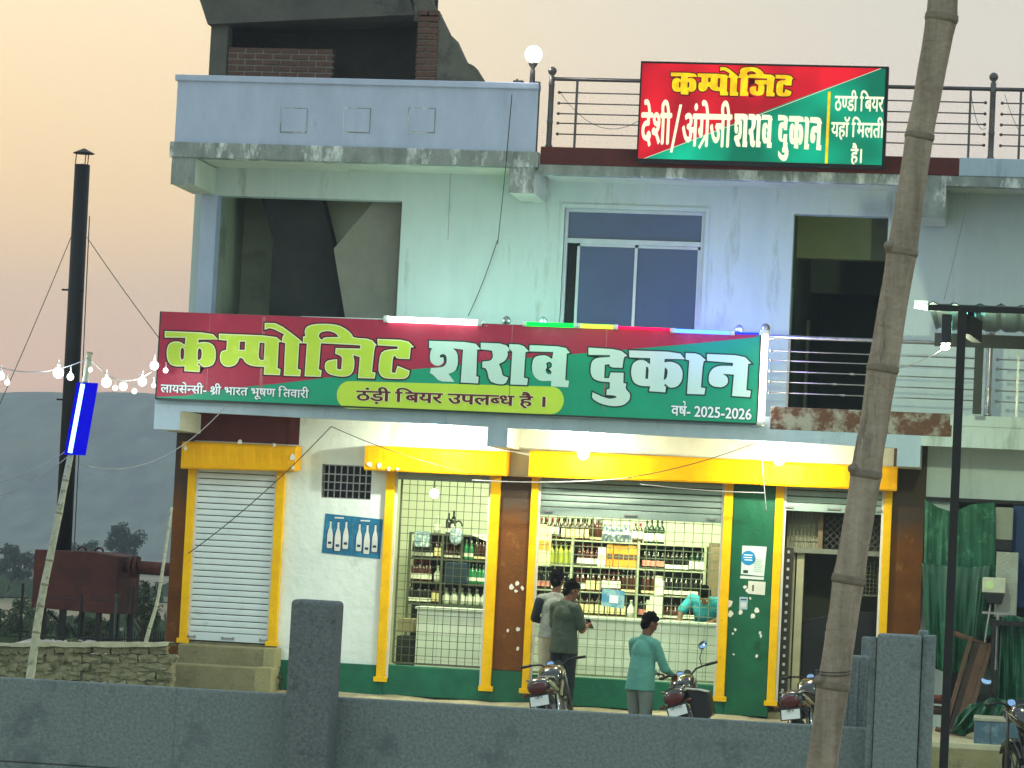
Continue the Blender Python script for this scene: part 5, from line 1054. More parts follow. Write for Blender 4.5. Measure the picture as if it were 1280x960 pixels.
    for li, (tx, hh, zz, wd) in enumerate(((plate[0], .026, .685, .17), (plate[1], .045, .622, .15))):
        cu = bpy.data.curves.new('t', 'FONT'); cu.body = tx; cu.align_x = 'CENTER'; cu.size = hh*1.35; cu.offset = .001; ob = bpy.data.objects.new('t', cu); COL.objects.link(ob)
        dg = bpy.context.evaluated_depsgraph_get(); me = bpy.data.meshes.new_from_object(ob.evaluated_get(dg)); bpy.data.objects.remove(ob)
        me.transform(Matrix.Translation((0, -.9145-.0+(zz-.655)*-.25, zz))@Matrix.Rotation(radians(90-14), 4, 'X')); me.materials.clear(); me.materials.append(TXT)
        o = bpy.data.objects.new('plate_text', me); COL.objects.link(o); o.parent = t_
    m = Mb(); m.tube([(0, -.55, .6), (0, -.1, .62), (0, .35, .72), (0, .5, .85)], .03, 8); m.tube([(0, .42, .74), (0, .30, .35), (0, -.12, .28)], .025, 8); D(m, 'frame', BLK, smooth=True)
    m = Mb(); m.box(-.11, .11, -.12, .2, .27, .42); m.tube([(0, .10, .40), (0, .18, .62)], [.085, .07], 10); m.tube([(-.15, .0, .34), (.15, .0, .34)], .075, 12); D(m, 'engine', ALL, bevel=.01)
    m = Mb(); m.tube([(.08, .22, .5), (.1, .3, .35), (.13, .1, .22), (.14, -.3, .25), (.15, -.45, .29)], .02, 8); m.tube([(.15, -.4, .28), (.16, -.85, .36)], [.045, .05], 12); D(m, 'exhaust', CHR, smooth=True)
    for s in (-1, 1):
        m = Mb(); m.tube([(s*.1, -.62, .305), (s*.1, -.1, .33)], .018, 6); D(m, 'swing_arm', BLK); m = Mb(); m.tube([(s*.12, -.55, .33), (s*.12, -.42, .70)], [.028, .022], 8); D(m, 'shock_absorber', CHR, smooth=True)
        m = Mb(); m.tube([(s*.09, .68, .305), (s*.09, .48, .95)], [.028, .02], 8); m.v = [tuple(rotz(v, steer, (0, .55, 0))) for v in m.v]; D(m, 'fork', ALL, smooth=True)
        g_ = Mb(); P_ = [(0, .47, .99), (s*.08, .46, 1.0), (s*.16, .46, 1.05), (s*.24, .40, 1.06), (s*.26, .38, 1.06)]; g_.tube(P_, .011, 8); g_.v = [tuple(rotz(v, steer, (0, .5, 0))) for v in g_.v]; hb = D(g_, 'handlebar', BLK, smooth=True)
        g_ = Mb(); g_.tube([(s*.26, .38, 1.06), (s*.38, .31, 1.055)], .018, 10); g_.v = [tuple(rotz(v, steer, (0, .5, 0))) for v in g_.v]; D(g_, 'grip', BLKP, hb, smooth=True)
        g_ = Mb(); g_.tube([(s*.24, .43, 1.065), (s*.36, .38, 1.055)], .006, 6); g_.v = [tuple(rotz(v, steer, (0, .5, 0))) for v in g_.v]; D(g_, 'lever', ALL, hb, smooth=True)
        if (s < 0 and not lmir) or (s > 0 and not rmir): continue
        g_ = Mb(); g_.tube([(s*.22, .42, 1.07), (s*.24, .44, 1.16), (s*.30, .43, 1.25)], .006, 6); g_.v = [tuple(rotz(v, steer, (0, .5, 0))) for v in g_.v]; st_ = D(g_, 'mirror', BLKP, smooth=True)
        g_ = Mb(); g_.ball((s*.315, .42, 1.29), .055, 14, 10, (1.15, .22, .8), Matrix.Rotation(s*-.35, 3, 'Y')); g_.v = [tuple(rotz(v, steer, (0, .5, 0))) for v in g_.v]; D(g_, 'mirror_shell', BLKP, st_, smooth=True)
        g_ = Mb(); g_.ball((s*.315, .411, 1.29), .050, 14, 6, (1.15, .12, .8), Matrix.Rotation(s*-.35, 3, 'Y')@Matrix.Rotation(-.25, 3, 'X')); g_.v = [tuple(rotz(v, steer, (0, .5, 0))) for v in g_.v]; D(g_, 'mirror_glass', MIR, st_, smooth=True)
    g_ = Mb(); g_.ball((0, .60, .92), .1, 14, 10, (1, .8, 1)); g_.box(-.09, .09, .5, .58, .90, 1.02); g_.v = [tuple(rotz(v, steer, (0, .5, 0))) for v in g_.v]; D(g_, 'headlamp_cowl', paint, smooth=False, bevel=.01)
    g_ = Mb(); g_.tube([(-.045, .47, 1.04), (-.045, .50, 1.02)], .042, 12); g_.v = [tuple(rotz(v, steer, (0, .5, 0))) for v in g_.v]; D(g_, 'speedometer', MIR, smooth=False)
    g_ = Mb(); g_.tube([(-.045, .472, 1.038), (-.045, .54, 1.0)], .052, 12); g_.tube([(.05, .47, 1.035), (.05, .54, 1.0)], .045, 12); g_.v = [tuple(rotz(v, steer, (0, .5, 0))) for v in g_.v]; D(g_, 'instrument_pod', BLKP, smooth=False)
    m = Mb(); m.tube([(-.08, -.05, .3), (-.26, -.02, .02)], .012, 6); D(m, 'side_stand', BLK)
    if guard:
        m = Mb(); m.prism([(.13, .42), (.34, .50), (.37, .76), (.30, .80), (.14, .86)], -.80, -.40); D(m, 'side_bag', BLKP, bevel=.02)
        m = Mb(); m.tube([(.14, -.81, .87), (.30, -.82, .81), (.39, -.82, .76)], .010, 6); D(m, 'bag_trim', WHT, smooth=True)
    return t_
BP = M('bike_black_paint', '1B1D20', '141619', 9, .2, spec=.6, coat=.6); BS = M('bike_silver_stripe', 'C9C8B4', 'B4B39F', 9, .3, metal=.4); BSI = M('bike_silver_paint', 'AEB0A4', '9A9C90', 9, .3, metal=.5)
def bikeat(px, py, Y, **k):
    h = k['heading']; x, z = at(px, py, Y); return motorbike(loc=(x+.87*-sin(h)*-1*-1 if 0 else x-(-.87)*-sin(h)*-1, Y+.87*cos(h), -.45), **k)
def place_bike(px, Y, label, heading, lean, steer, paint, stripe, plate, **k):
    x, _ = at(px, 868, Y); off = Vector((sin(lean)*.8, -.87, 0)); ox = off.x*cos(heading)-off.y*sin(heading); oy = off.x*sin(heading)+off.y*cos(heading)
    return motorbike(label, (x-ox, Y-oy, -.45), heading, lean, steer, paint, stripe, plate, **k)
place_bike(672, -3.0, 'black motorbike with pale striped tail parked below the two customers', radians(-1), radians(-13), radians(6), BP, BS, ('UP64', '8819'), lmir=False, rmir=False)
place_bike(843, -3.0, 'black motorbike with a side bag and raised mirror beside the teal shirted person', radians(-1), radians(-20), radians(32), BP, BS, ('UP64 AC', '3666'), guard=True, lmir=False)
place_bike(988, -2.9, 'dark motorbike half hidden by the leaning bamboo in front of the doorway', radians(-9), radians(-9), radians(10), BP, BS, ('UP64', '4410'), lmir=False)
x, z = at(1290, 960, -6.0); motorbike('dark motorbike cut off at the lower right corner of the view', (x+.12, -5.4, -.47), radians(20), radians(-8), radians(0), BP, BS, ('UP64', '7021'))
# ================================================================ FOREGROUND WALL
WY = -22.0
fw_ = thing('boundary_wall', 'grey precast concrete panel wall running across the foreground', 'wall', (-2.5, WY, -.6))
for a, b_ in ((-6.6, -3.20), (-3.18, -.53)):
    for k, (z0, z1) in enumerate(((.700, 1.107), (.345, .696), (.0, .341), (-.6, -.004))):
        bx('panel', CONC, (a, b_, WY, WY+.05, z0, z1), parent=fw_, bevel=.008)
bx('joint_fill', CONP, (-6.6, -.53, WY+.012, WY+.04, -.5, 1.05), parent=fw_)
for px in (103, 216, 622, 842):
    x, _ = at(px, 920, WY); bx('mould_rib', CONC, (x-.006, x+.006, WY-.003, WY+.002, .705, 1.10), parent=fw_, bevel=.003)
def post(label, x0, x1, y0, y1, zt_, lean=0, notch=False):
    t_ = thing('concrete_post', label, 'post', ((x0+x1)/2, y0, -.6))
    mb = Mb(); n = 10; zs = [-.6]+[zt_*k/n for k in range(1, n+1)]
    b = Mb(); b.box(x0, x1, y0, y1, -.6, zt_); o = b.done('shaft', CONP if not notch else CONC, t_, bevel=.022 if not notch else .012)
    o.modifiers['bevel'].segments = 3
    if lean: t_.rotation_euler = (0, lean, 0)
    return t_
post('tall dark concrete post standing proud of the boundary wall left of centre', -3.307, -3.088, WY-.22, WY-.02, 1.568, .004)
rp = post('wide grey concrete end post at the right end of the boundary wall', -.527, -.325, WY-.2, WY+.0, 1.553, 0, True)
bx('groove_lip', CONC, (-.322, -.262, WY-.16, WY-.0, -.6, 1.556), (-.345, -.30, WY-.06, WY+.0, 1.53, 1.577), parent=rp, bevel=.006); bx('groove_lip', CONC, (-.562, -.53, WY-.16, WY-.12, -.6, 1.535), (-.548, -.53, WY-.12, WY-.0, -.6, 1.53), parent=rp, bevel=.004)
a, b_, z0, z1 = rect(1040, 819, 1091, 960, WY+.25); sp1 = thing('concrete_post', 'shorter ribbed concrete slab behind the wide end post', 'post', (b_, WY+.25, -.6)); bx('slab', CONC, (a+.03, b_-.005, WY+.22, WY+.32, -.6, z1), parent=sp1, bevel=.01)
for k in range(4): bx('rib', CONC, (a+.06+k*.045, a+.075+k*.045, WY+.212, WY+.224, -.5, z1-.02), parent=sp1, bevel=.003)
a, b_, z0, z1 = rect(1077, 796, 1092, 822, WY+.4); sp2 = thing('concrete_post', 'small square concrete stub just left of the end post top', 'post', (b_, WY+.4, -.6)); bx('shaft', CONC, (a, b_+.05, WY+.36, WY+.46, -.6, z1), parent=sp2, bevel=.008)

# ================================================================ BAMBOO POLES
BAM2N = M('pale_bamboo_node', '8A8872', '74725E', 14, .8, .3)
def bamboo(label, pts, rad, nodes, mat, nmat, scars=()):
    t_ = thing('bamboo_pole', label, 'bamboo pole', pts[-1]); mb = Mb()
    P_ = []; R_ = []
    for i in range(len(pts)-1):
        a, b = Vector(pts[i]), Vector(pts[i+1]); r0 = rad[i]; r1 = rad[i+1]
        for k in range(7):
            t = k/7; m_ = min(1, 5*min(t, 1-t)); P_.append(a.lerp(b, t)); R_.append((r0+(r1-r0)*t)*(1-.07*m_ if k else 1.0))
    P_.append(Vector(pts[-1])); R_.append(rad[-1]); mb.tube(P_, R_, 20)
    mb.v = [tuple(Vector(v)+Vector((mn.noise(Vector(v)*12), mn.noise(Vector(v)*12+Vector((5, 0, 0))), 0))*rad[0]*.06) for v in mb.v]
    mb.done('culm', mat, t_, smooth=True)
    for i in nodes:
        p = Vector(pts[i]); d = (Vector(pts[max(i-1, 0)])-Vector(pts[min(i+1, len(pts)-1)])).normalized(); r = rad[i]; q = Mb()
        q.tube([p-d*r*.30, p-d*r*.16, p-d*r*.05, p+d*r*.03, p+d*r*.12, p+d*r*.24], [r*1.0, r*1.04, r*1.075, r*1.03, r*1.06, r*1.0], 20); q.done('node_ring', nmat, t_, smooth=True)
    for i, s in scars:
        p = Vector(pts[i]); r = rad[i]; q = Mb(); q.ball(p+Vector((s*r*.75, -r*.7, r*.25)), r*.34, 12, 8, (1.2, .7, 1)); q.ball(p+Vector((s*r*.8, -r*.95, r*.25)), r*.16, 8, 6, (1, .5, 1)); q.done('branch_scar', nmat, t_, smooth=True)
    return t_
BY = -29.0
pp = [(1181, -55), (1177, 22), (1149.5, 170), (1127.5, 314), (1103.5, 460), (1082.5, 592), (1061, 724), (1041.5, 856), (1024, 985)]
bp = [at3(x, y, BY) for x, y in pp]; d = Vector(bp[-1])-Vector(bp[-2]); g0 = Vector(bp[-1])+d*((-.6-bp[-1][2])/d.z)
bamboo('thick weathered bamboo pole leaning across the right foreground', bp+[tuple(Vector(bp[-1]).lerp(g0, .5)), tuple(g0)], [.0375, .0378, .0335, .0365, .0365, .0365, .0385, .0385, .0385, .040, .041], [1, 2, 3, 4, 5, 6, 7, 8, 9], BAM, BAMN, ((3, -1), (7, -1), (5, -1)))
x, z = at(1041.5, 845, BY); tw = thing('binding_wire', 'thin wire wound round the thick bamboo above its lowest visible joint', 'wire', (x, BY, z)); mb = Mb()
mb.tube([(x+.041*cos(t), BY+.041*sin(t), z+.0012*t+.004*sin(t)) for t in [pi*k/10 for k in range(44)]], .0012, 5); mb.done('coil', WIRE, tw)
BY2 = -4.0
pp = [(112, 441), (106, 478), (98, 520), (82, 600), (74, 641), (62, 700), (55.5, 730), (50.5, 757), (45.5, 790), (39.5, 835)]
bp = [at3(x, y, BY2) for x, y in pp]; d = Vector(bp[-1])-Vector(bp[5]); g0 = Vector(bp[-1])+d*((-.45-bp[-1][2])/d.z)
bamboo('pale bamboo pole at the left carrying a blue glowing LED tube', bp+[tuple(g0)], [.036, .036, .036, .038, .041, .043, .045, .047, .048, .05, .055], [0, 1, 3, 4, 5, 6, 7, 8], BAM2, BAM2N)
p, q = Vector(at3(103.5, 480, BY2-.1)), Vector(at3(87.5, 566, BY2-.1)); lt = thing('led_tube', 'slanting bright blue LED tube tied to the pale bamboo pole', 'tube light', q)
mb = Mb(); mb.tube([p, q], .024, 10); mb.done('tube', EM('blue_core', '8CC8FF', 5), lt, smooth=True)
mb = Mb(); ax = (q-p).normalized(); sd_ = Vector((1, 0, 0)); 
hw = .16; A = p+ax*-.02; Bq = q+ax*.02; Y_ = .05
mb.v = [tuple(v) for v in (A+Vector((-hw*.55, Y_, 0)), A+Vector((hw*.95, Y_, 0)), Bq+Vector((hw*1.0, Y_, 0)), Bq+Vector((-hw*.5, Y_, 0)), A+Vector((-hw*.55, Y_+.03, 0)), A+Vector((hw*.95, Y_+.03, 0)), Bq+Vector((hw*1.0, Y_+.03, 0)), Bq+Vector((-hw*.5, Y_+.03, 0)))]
mb.f = [(0, 3, 2, 1), (4, 5, 6, 7), (0, 1, 5, 4), (1, 2, 6, 5), (2, 3, 7, 6), (3, 0, 4, 7)]; mb.m = [0]*6; mb.done('bloom_panel', EM('blue_bloom', '0604D8', 1.0), lt)  # added glowing panel: the bloom halo round the tube, built as a shape
point('blue_light', (p+q)/2+Vector((-.05, -.15, 0)), 12, (.03, .04, 1), lt, .1)
pp = [(214.5, 634), (211, 660), (206.5, 690), (201, 728), (195.5, 758), (187, 785), (180, 812), (176, 830)]
bp = [at3(x, y, -1.0) for x, y in pp]; d = Vector(bp[-1])-Vector(bp[0]); g0 = Vector(bp[-1])+d*((-.3-bp[-1][2])/d.z)
bamboo('thin bamboo pole leaning beside the brown corner pillar', bp+[tuple(g0)], [.018, .019, .021, .022, .024, .026, .028, .028, .03], [1, 2, 3, 4, 5], BAM2, BAM2N)

# ================================================================ CHIMNEY AND FURNACE
ch = thing('flue_chimney', 'tall slim black steel chimney with a small conical rain cap', 'chimney', (-12.92, 4, .4))
mb = Mb(); c0 = Vector((-12.93, 4, 0)); tp = Vector(at3(103, 206, 4)); bt = Vector(at3(78, 700, 4)); mb.tube([bt, tp], [.118, .108], 16); mb.done('flue', BLK, ch, smooth=True)
mb = Mb(); t2 = Vector(at3(105, 189, 4)); mb.lathe([(.15, -.035), (.155, -.03), (.02, .035), (.005, .04)], t2, 14); mb.done('rain_cap', BLK, ch)
for s in (-1, 0, 1): mb = Mb(); mb.tube([tp+Vector((s*.09, -.05 if s else .1, -.02)), t2+Vector((s*.09, -.05 if s else .1, -.02))], .008, 5); mb.done('strut', BLK, ch)
for px, py in ((92.5, 363), (86, 500)): mb = Mb(); c = at3(px, py, 4); mb.tube([(c[0]-.16, 3.95, c[2]), (c[0]+.16, 3.95, c[2])], .015, 6); mb.done('clamp', BLK, ch)
mb = Mb(); mb.tube([at3(112, 270, 3.9), at3(107, 380, 3.9), at3(101, 520, 3.9), at3(92, 700, 3.9)], .008, 5); mb.done('ladder_wire', WIRE, ch)
fn_ = thing('furnace_tank', 'rusty brown steel furnace tank on legs with a flanged pipe running to the building', 'tank', (-12.5, 4, -.45))
a, b_ = -13.12, -11.93; mb = Mb(); mb.prism([(a, .74), (b_, .70), (b_+.02, 1.50), (b_-.35, 1.545), (a, 1.54)], 3.5, 4.6); mb.done('tank', RUST, fn_, bevel=.015)
for x in (-12.97, -12.68, -12.17, -11.97): bx('leg', BLK, (x-.035, x+.035, 3.55, 3.62, -.45, .74), parent=fn_); bx('leg', BLK, (x-.035, x+.035, 4.4, 4.47, -.45, .74), parent=fn_)
mb = Mb(); mb.tube([(-12.9, 3.58, .7), (-12.6, 3.58, .45)], .02, 5); mb.tube([(-12.6, 3.58, .55), (-12.3, 3.58, .1)], .012, 5); mb.done('brace', BLK, fn_)
for x in (-12.6, -12.35): mb = Mb(); mb.tube([(x+.06*cos(t), 4, 1.55+.05*sin(t)) for t in [pi*k/8 for k in range(9)]], .015, 6); mb.done('lifting_ring', RUST, fn_, smooth=True)
z = at(180, 709, 4)[1]; mb = Mb(); mb.tube([(-11.9, 3.8, z), (-10.2, 3.8, z-.03)], .095, 14); mb.done('pipe', RUST, fn_, smooth=True)
mb = Mb(); mb.tube([(-11.83, 3.8, z), (-11.79, 3.8, z)], .15, 16); mb.tube([(-11.76, 3.8, z), (-11.72, 3.8, z)], .15, 16); mb.done('flange', RUST, fn_)
a_ = at(124, 745, 2.5); mb = Mb(); mb.tube([(a_[0], 3.3, .95), (a_[0], 3.3, .2)], .018, 6); mb.ball((a_[0], 3.3, .96), .03, 8, 6); mb.done('valve_pipe', M('dull_green_steel', '4A5850', '3A463F', 6, .7), fn_)

# ================================================================ LOW RUBBLE WALL, FENCE, DEBRIS
rw = thing('rubble_wall', 'low weathered block wall of rough courses left of the cement steps', 'wall', (-11, -1.4, -.3)); rng = random.Random(11)
bx('core', MUDB, (-12.8, -9.72, -1.475, -1.15, -.5, .30), parent=rw)
proto = []
for k in range(4):
    b = Mb(); b.ball((0, 0, 0), 1, 4, 2); s = Mb(); n = 6
    s.box(0, .235, 0, .12, 0, .098); o = s.done('stone', MUDB, rw, bevel=0); me = o.data
    bm = bmesh.new(); bm.from_mesh(me); bmesh.ops.subdivide_edges(bm, edges=bm.edges[:], cuts=2, use_grid_fill=True)
    for v in bm.verts: v.co += Vector((rng.uniform(-1, 1), rng.uniform(-1, 1), rng.uniform(-1, 1)))*.017
    bm.to_mesh(me); bm.free(); me.transform(Matrix.Translation(-Vector((0, 0, 0))+OFF[rw.name])); proto.append(o)
first = set()
for c in range(7):
    z = .40-.105*(c+1); x = -12.75-(.12 if c % 2 else 0)
    while x < -9.75:
        zt_ = z+(x+12)*.055+rng.uniform(-.006, .006); i = rng.randrange(4)
        if i in first: o = proto[i].copy(); COL.objects.link(o)
        else: o = proto[i]; first.add(i)
        o.location = Vector((x, -1.50+rng.uniform(-.02, .02), zt_))-OFF[rw.name]; o.rotation_euler = (0, 0, rng.uniform(-.05, .05)); o.scale = (rng.uniform(.85, 1.0), 1, rng.uniform(.9, 1.05)); x += .232
tp_ = Mb(); n = 24
tp_.add([(-12.8+3.08*i/n, y, .405+(-.8+3.08*i/n)*.055+rng.uniform(-.012, .012)+(.02 if 0 < j < 3 else -.03)) for j, y in enumerate((-1.54, -1.5, -1.25, -1.15)) for i in range(n+1)], [(j*(n+1)+i, j*(n+1)+i+1, (j+1)*(n+1)+i+1, (j+1)*(n+1)+i) for j in range(3) for i in range(n)])
tp_.done('earth_capping', M('pale_earth', 'A8A58A', '8C8A70', 8, .95, .6), rw)
PLS = M('white_sheeting', 'CFC6BF', 'B8AEA6', 4, .6, .3)
for i, (x0, y0, x1, y1, lab) in enumerate(((-5, 797, 42, 806, 'crumpled white plastic sheet on the ground at the far left edge'), (40, 800, 110, 812, 'dirty white board lying behind the pale bamboo pole'), (95, 802, 150, 812, 'pale flat board lying below the furnace tank'))):
    a, b_, z0, z1 = rect(x0, y0, x1, y1, -.6); t_ = thing('plastic_sheet', lab, 'sheet', ((a+b_)/2, -.6, z0)); n = 14
    mb = Mb(); mb.add([(a+(b_-a)*u/n, -.7+1.4*v/4, z0-.08+.15*v/4*(z1-z0)/.12+.04*mn.noise(Vector((u*.8+i*9, v*.9, 0)))) for v in range(5) for u in range(n+1)], [(v*(n+1)+u, v*(n+1)+u+1, (v+1)*(n+1)+u+1, (v+1)*(n+1)+u) for v in range(4) for u in range(n)]); o = mb.done('sheet', PLS, t_, smooth=True)
    s_ = o.modifiers.new('s', 'SOLIDIFY'); s_.thickness = .015
lg = thing('timber_log', 'dark timber piece lying against the white sheet at the far left', 'timber', at3(8, 812, -.9)); mb = Mb(); mb.tube([at3(-6, 806, -.9), at3(14, 818, -.9)], .05, 8); mb.done('log', BAMN, lg)
ir = thing('spiked_fence', 'low row of thin iron spikes behind the rubble wall beside the corner pillar', 'fence', (-10.6, .4, -.4))
x0 = at(128, 810, .4)[0]; x1 = at(206, 810, .4)[0]
m_ = Mb(); m_.tube([(x0-1.6, .4, .44), (x1, .4, .50)], .01, 5); m_.done('rail', DARK, ir); m_ = Mb(); m_.tube([(x0-1.6, .4, .93), (x1, .4, .98)], .006, 4); m_.done('rail', DARK, ir)
sp_m = Mb(); sp_m.tube([(x0, .4, -.4), (x0, .4, .55)], .009, 5); o = sp_m.done('spike', DARK, ir); copies(o, [(k*(x1-x0)/26, 0, .03*sin(k*2.1)+.002*k) for k in range(1, 26)])
sp_m = Mb(); sp_m.tube([(x0-1.5, 1.6, -.4), (x0-1.5, 1.6, 1.1)], .02, 5); o = sp_m.done('stake', DARK, ir); copies(o, [(.75, .2, -.1), (1.5, 0, .05), (2.1, .3, -.4)])

# ================================================================ PLANTS
LEAF = M('leaf_green', '3F5230', '2A3A22', 1.5, .8, c3='55613A', s3=.8, t3=.58); LEAFD = M('leaf_dark', '2E3D2C', '1F2C20', .6, .85, c3='3D4A34', s3=.4, t3=.58); BARK = M('bark', '4A4036', '383029', 8, .9, .3)
def foliage(mb, c, R_, n, s, rng, squash=(1, 1, 1), clumps=9):
    cl = []
    for k in range(clumps):
        v = Vector((rng.gauss(0, 1), rng.gauss(0, 1), rng.gauss(0, 1))).normalized()*R_*rng.uniform(.25, .75); cl.append((Vector((v.x*squash[0], v.y*squash[1], v.z*squash[2])), R_*rng.uniform(.28, .5)))
    for k in range(n):
        c0, r = cl[rng.randrange(clumps)]; v = Vector((rng.gauss(0, 1), rng.gauss(0, 1), rng.gauss(0, 1))).normalized()*r*rng.uniform(.5, 1.05); p = Vector(c)+c0+Vector((v.x*squash[0], v.y*squash[1], v.z*squash[2]))
        a = Vector((rng.gauss(0, 1), rng.gauss(0, 1), rng.gauss(0, .6))).normalized(); b = a.cross(Vector((rng.gauss(0, 1), rng.gauss(0, 1), rng.gauss(0, 1)))).normalized(); q = s*rng.uniform(.6, 1.3)
        mb.add([p-a*q, p+b*q*.45, p+a*q, p-b*q*.45], [(0, 1, 2, 3)])
def tree(px, pyb, pyt, Y, wpx, label, mat, n=2600, seed=1, trunk=.25, sq=None, name='tree', zg=None):
    rng = random.Random(seed); x, zt_ = at(px, pyt, Y); zb_ = at(px, pyb, Y)[1] if zg is None else zg; ppm = FPX/(Y+36); W_ = wpx/ppm; H = zt_-zb_
    t_ = thing(name, label, 'tree' if name == 'tree' else 'bush', (x, Y, zb_)); R_ = W_/2; ch_ = H*(1-trunk)
    m = Mb(); m.tube([(x, Y, zb_), (x+R_*.05, Y, zb_+H*.3), (x-R_*.03, Y, zb_+H*.7)], [H*.03, H*.022, H*.01], 7)
    for k in range(6): a = rng.uniform(0, 2*pi); z_ = zb_+H*rng.uniform(.2, .6); m.tube([(x, Y, z_), (x+R_*.35*cos(a), Y+R_*.35*sin(a), z_+H*.12), (x+R_*.7*cos(a), Y+R_*.7*sin(a), z_+H*.2)], [H*.014, H*.01, H*.004], 5)
    m.done('trunk', BARK, t_)
    f = Mb(); foliage(f, (x, Y, zb_+H*trunk+ch_*.5), 1.0, n, .07*1.0 if 0 else .09, rng, (R_, R_*.9, ch_*.55), 16)
    # leaf size follows the crown
    f.done('crown', mat, t_); return t_
def tree2(px, pyb, pyt, Y, wpx, label, mat, n=3000, seed=1, trunk=.2, name='tree', leaf=.06):
    rng = random.Random(seed); x, zt_ = at(px, pyt, Y); zb_ = at(px, pyb, Y)[1]; W_ = wpx*(Y+36)/FPX; H = zt_-zb_; R_ = W_/2
    t_ = thing(name, label, 'tree' if name == 'tree' else 'bush', (x, Y, zb_))
    m = Mb(); m.tube([(x, Y, zb_), (x+R_*.05, Y, zb_+H*.35), (x-R_*.03, Y, zb_+H*.75)], [H*.035, H*.025, H*.01], 7)
    for k in range(7): a = rng.uniform(0, 2*pi); z_ = zb_+H*rng.uniform(.15, .55); m.tube([(x, Y, z_), (x+R_*.35*cos(a), Y+R_*.35*sin(a), z_+H*.14), (x+R_*.7*cos(a), Y+R_*.7*sin(a), z_+H*.24)], [H*.016, H*.01, H*.004], 5)
    m.done('trunk', BARK, t_); f = Mb(); cz = zb_+H*(trunk+(1-trunk)*.5); cl = []
    for k in range(22):
        while 1:
            v = Vector((rng.uniform(-1, 1), rng.uniform(-1, 1), rng.uniform(-1, 1)))
            if .2 < v.length < .82: break
        cl.append((v, rng.uniform(.18, .34)))
    for k in range(n):
        c0, r = cl[rng.randrange(22)]; v = c0+Vector((rng.gauss(0, 1), rng.gauss(0, 1), rng.gauss(0, 1))).normalized()*r*rng.uniform(.4, 1.05)
        p = Vector((x+v.x*R_, Y+v.y*R_, cz+v.z*H*(1-trunk)*.5)); a = Vector((rng.gauss(0, 1), rng.gauss(0, 1), rng.gauss(0, .7))).normalized(); b = a.cross(Vector((rng.gauss(0, 1), rng.gauss(0, 1), rng.gauss(0, 1)))).normalized(); q = R_*leaf*rng.uniform(.6, 1.3)
        f.add([p-a*q, p+b*q*.6, p+a*q, p-b*q*.6], [(0, 1, 2, 3)])
    f.done('crown', mat, t_); return t_
tree2(157, 722, 644, 150, 56, 'round dark tree standing alone above the furnace tank', LEAFD, 4200, 2)
tree2(112, 722, 668, 160, 50, 'lower spreading tree between the chimney and the round tree', LEAFD, 3000, 3)
tree2(18, 742, 676, 130, 62, 'broad hazy tree at the far left edge of the fields', LEAFD, 3600, 4)
tree2(55, 738, 690, 140, 44, 'smaller hazy tree just left of the chimney base', LEAFD, 2400, 5)
tree2(92, 722, 676, 190, 30, 'small distant tree just behind the chimney', LEAFD, 1800, 9)
tree2(22, 812, 742, 30, 84, 'dark scrubby bush behind the white plastic sheet', LEAF, 3600, 6, .05, 'bush', .05)
tree2(182, 815, 716, 12, 62, 'green leafy bush between the furnace and the corner pillar', LEAF, 3200, 7, .05, 'bush', .06)
tree2(112, 812, 768, 16, 90, 'low scrub growing behind the legs of the furnace tank', LEAF, 3000, 8, .02, 'bush', .05)
tree2(65, 800, 762, 34, 60, 'low dry bush in the field left of the furnace tank', LEAF, 2000, 18, .02, 'bush', .06)
tree2(92, 812, 796, -.3, 26, 'small weed growing at the edge of the white board', LEAF, 260, 10, .02, 'bush', .12)
tree2(352, 863, 838, -.35, 14, 'small weed at the foot of the steps by the green skirting', LEAF, 200, 12, .02, 'bush', .14)
# grass and scrub in the fields: nobody could count it
rng = random.Random(21); mb = Mb()
for k in range(9000):
    y = 14+rng.random()**1.5*190; x = -12-(y+36)*rng.uniform(.0, .34)-rng.uniform(-2, 3)
    s = rng.uniform(.1, .35)*(1+y*.012); z = gz(x, y)
    if mn.noise(Vector((x*.06, y*.03, 0))) < -.05: continue
    a = rng.uniform(0, pi); mb.add([(x-s*.5*cos(a), y-s*.5*sin(a), z-.03), (x+s*.5*cos(a), y+s*.5*sin(a), z-.03), (x+s*.3*cos(a+.4), y+s*.2, z+s*rng.uniform(.5, 1.2)), (x-s*.3, y, z+s*rng.uniform(.4, 1.0))], [(0, 1, 2, 3)])
tag(mb.done('field_grass', LEAF), 'rough grass and low scrub covering the fields left of the building', 'grass', None, 'stuff')

# ================================================================ WIRES AND STRING LIGHTS
def sag(a, b, s, n=16): a, b = Vector(a), Vector(b); return [a.lerp(b, k/n)-Vector((0, 0, s*4*(k/n)*(1-k/n))) for k in range(n+1)]
def wire(label, a, b, s, r=.006, mat=None, name='cable'):
    return tag(Mb_tube(sag(a, b, s), r, mat or WIRE, name), label, 'wire')
def Mb_tube(pts, r, mat, name): mb = Mb(); mb.tube(pts, r, 5); return mb.done(name, mat, None, smooth=True)
wire('thin guy wire running down left from the chimney', at3(89, 296, 4), at3(-25, 560, 4), .05, .006, WIRE, 'guy_wire')
wire('thin guy wire running down right from the chimney towards the building', at3(109, 297, 4), at3(200, 424, 3), .02, .006, WIRE, 'guy_wire')
wire('pale cable drooping from the blue lit bamboo to the left edge', at3(-10, 605, -4), at3(88, 560, -4), .06, .006, WIREL)
wire('second pale cable drooping lower from the blue lit bamboo to the left', at3(-10, 622, -4), at3(90, 566, -4), .08, .006, WIREL)
wire('pale loose cable looping from the blue lit bamboo to the signboard corner', at3(100, 580, -4), at3(285, 505, -1.2), .32, .005, WIREL)
wire('thin cable slanting from the balcony underside down across the closed shutter', at3(414, 533, -1), at3(235, 692, -1.2), .08, .006)
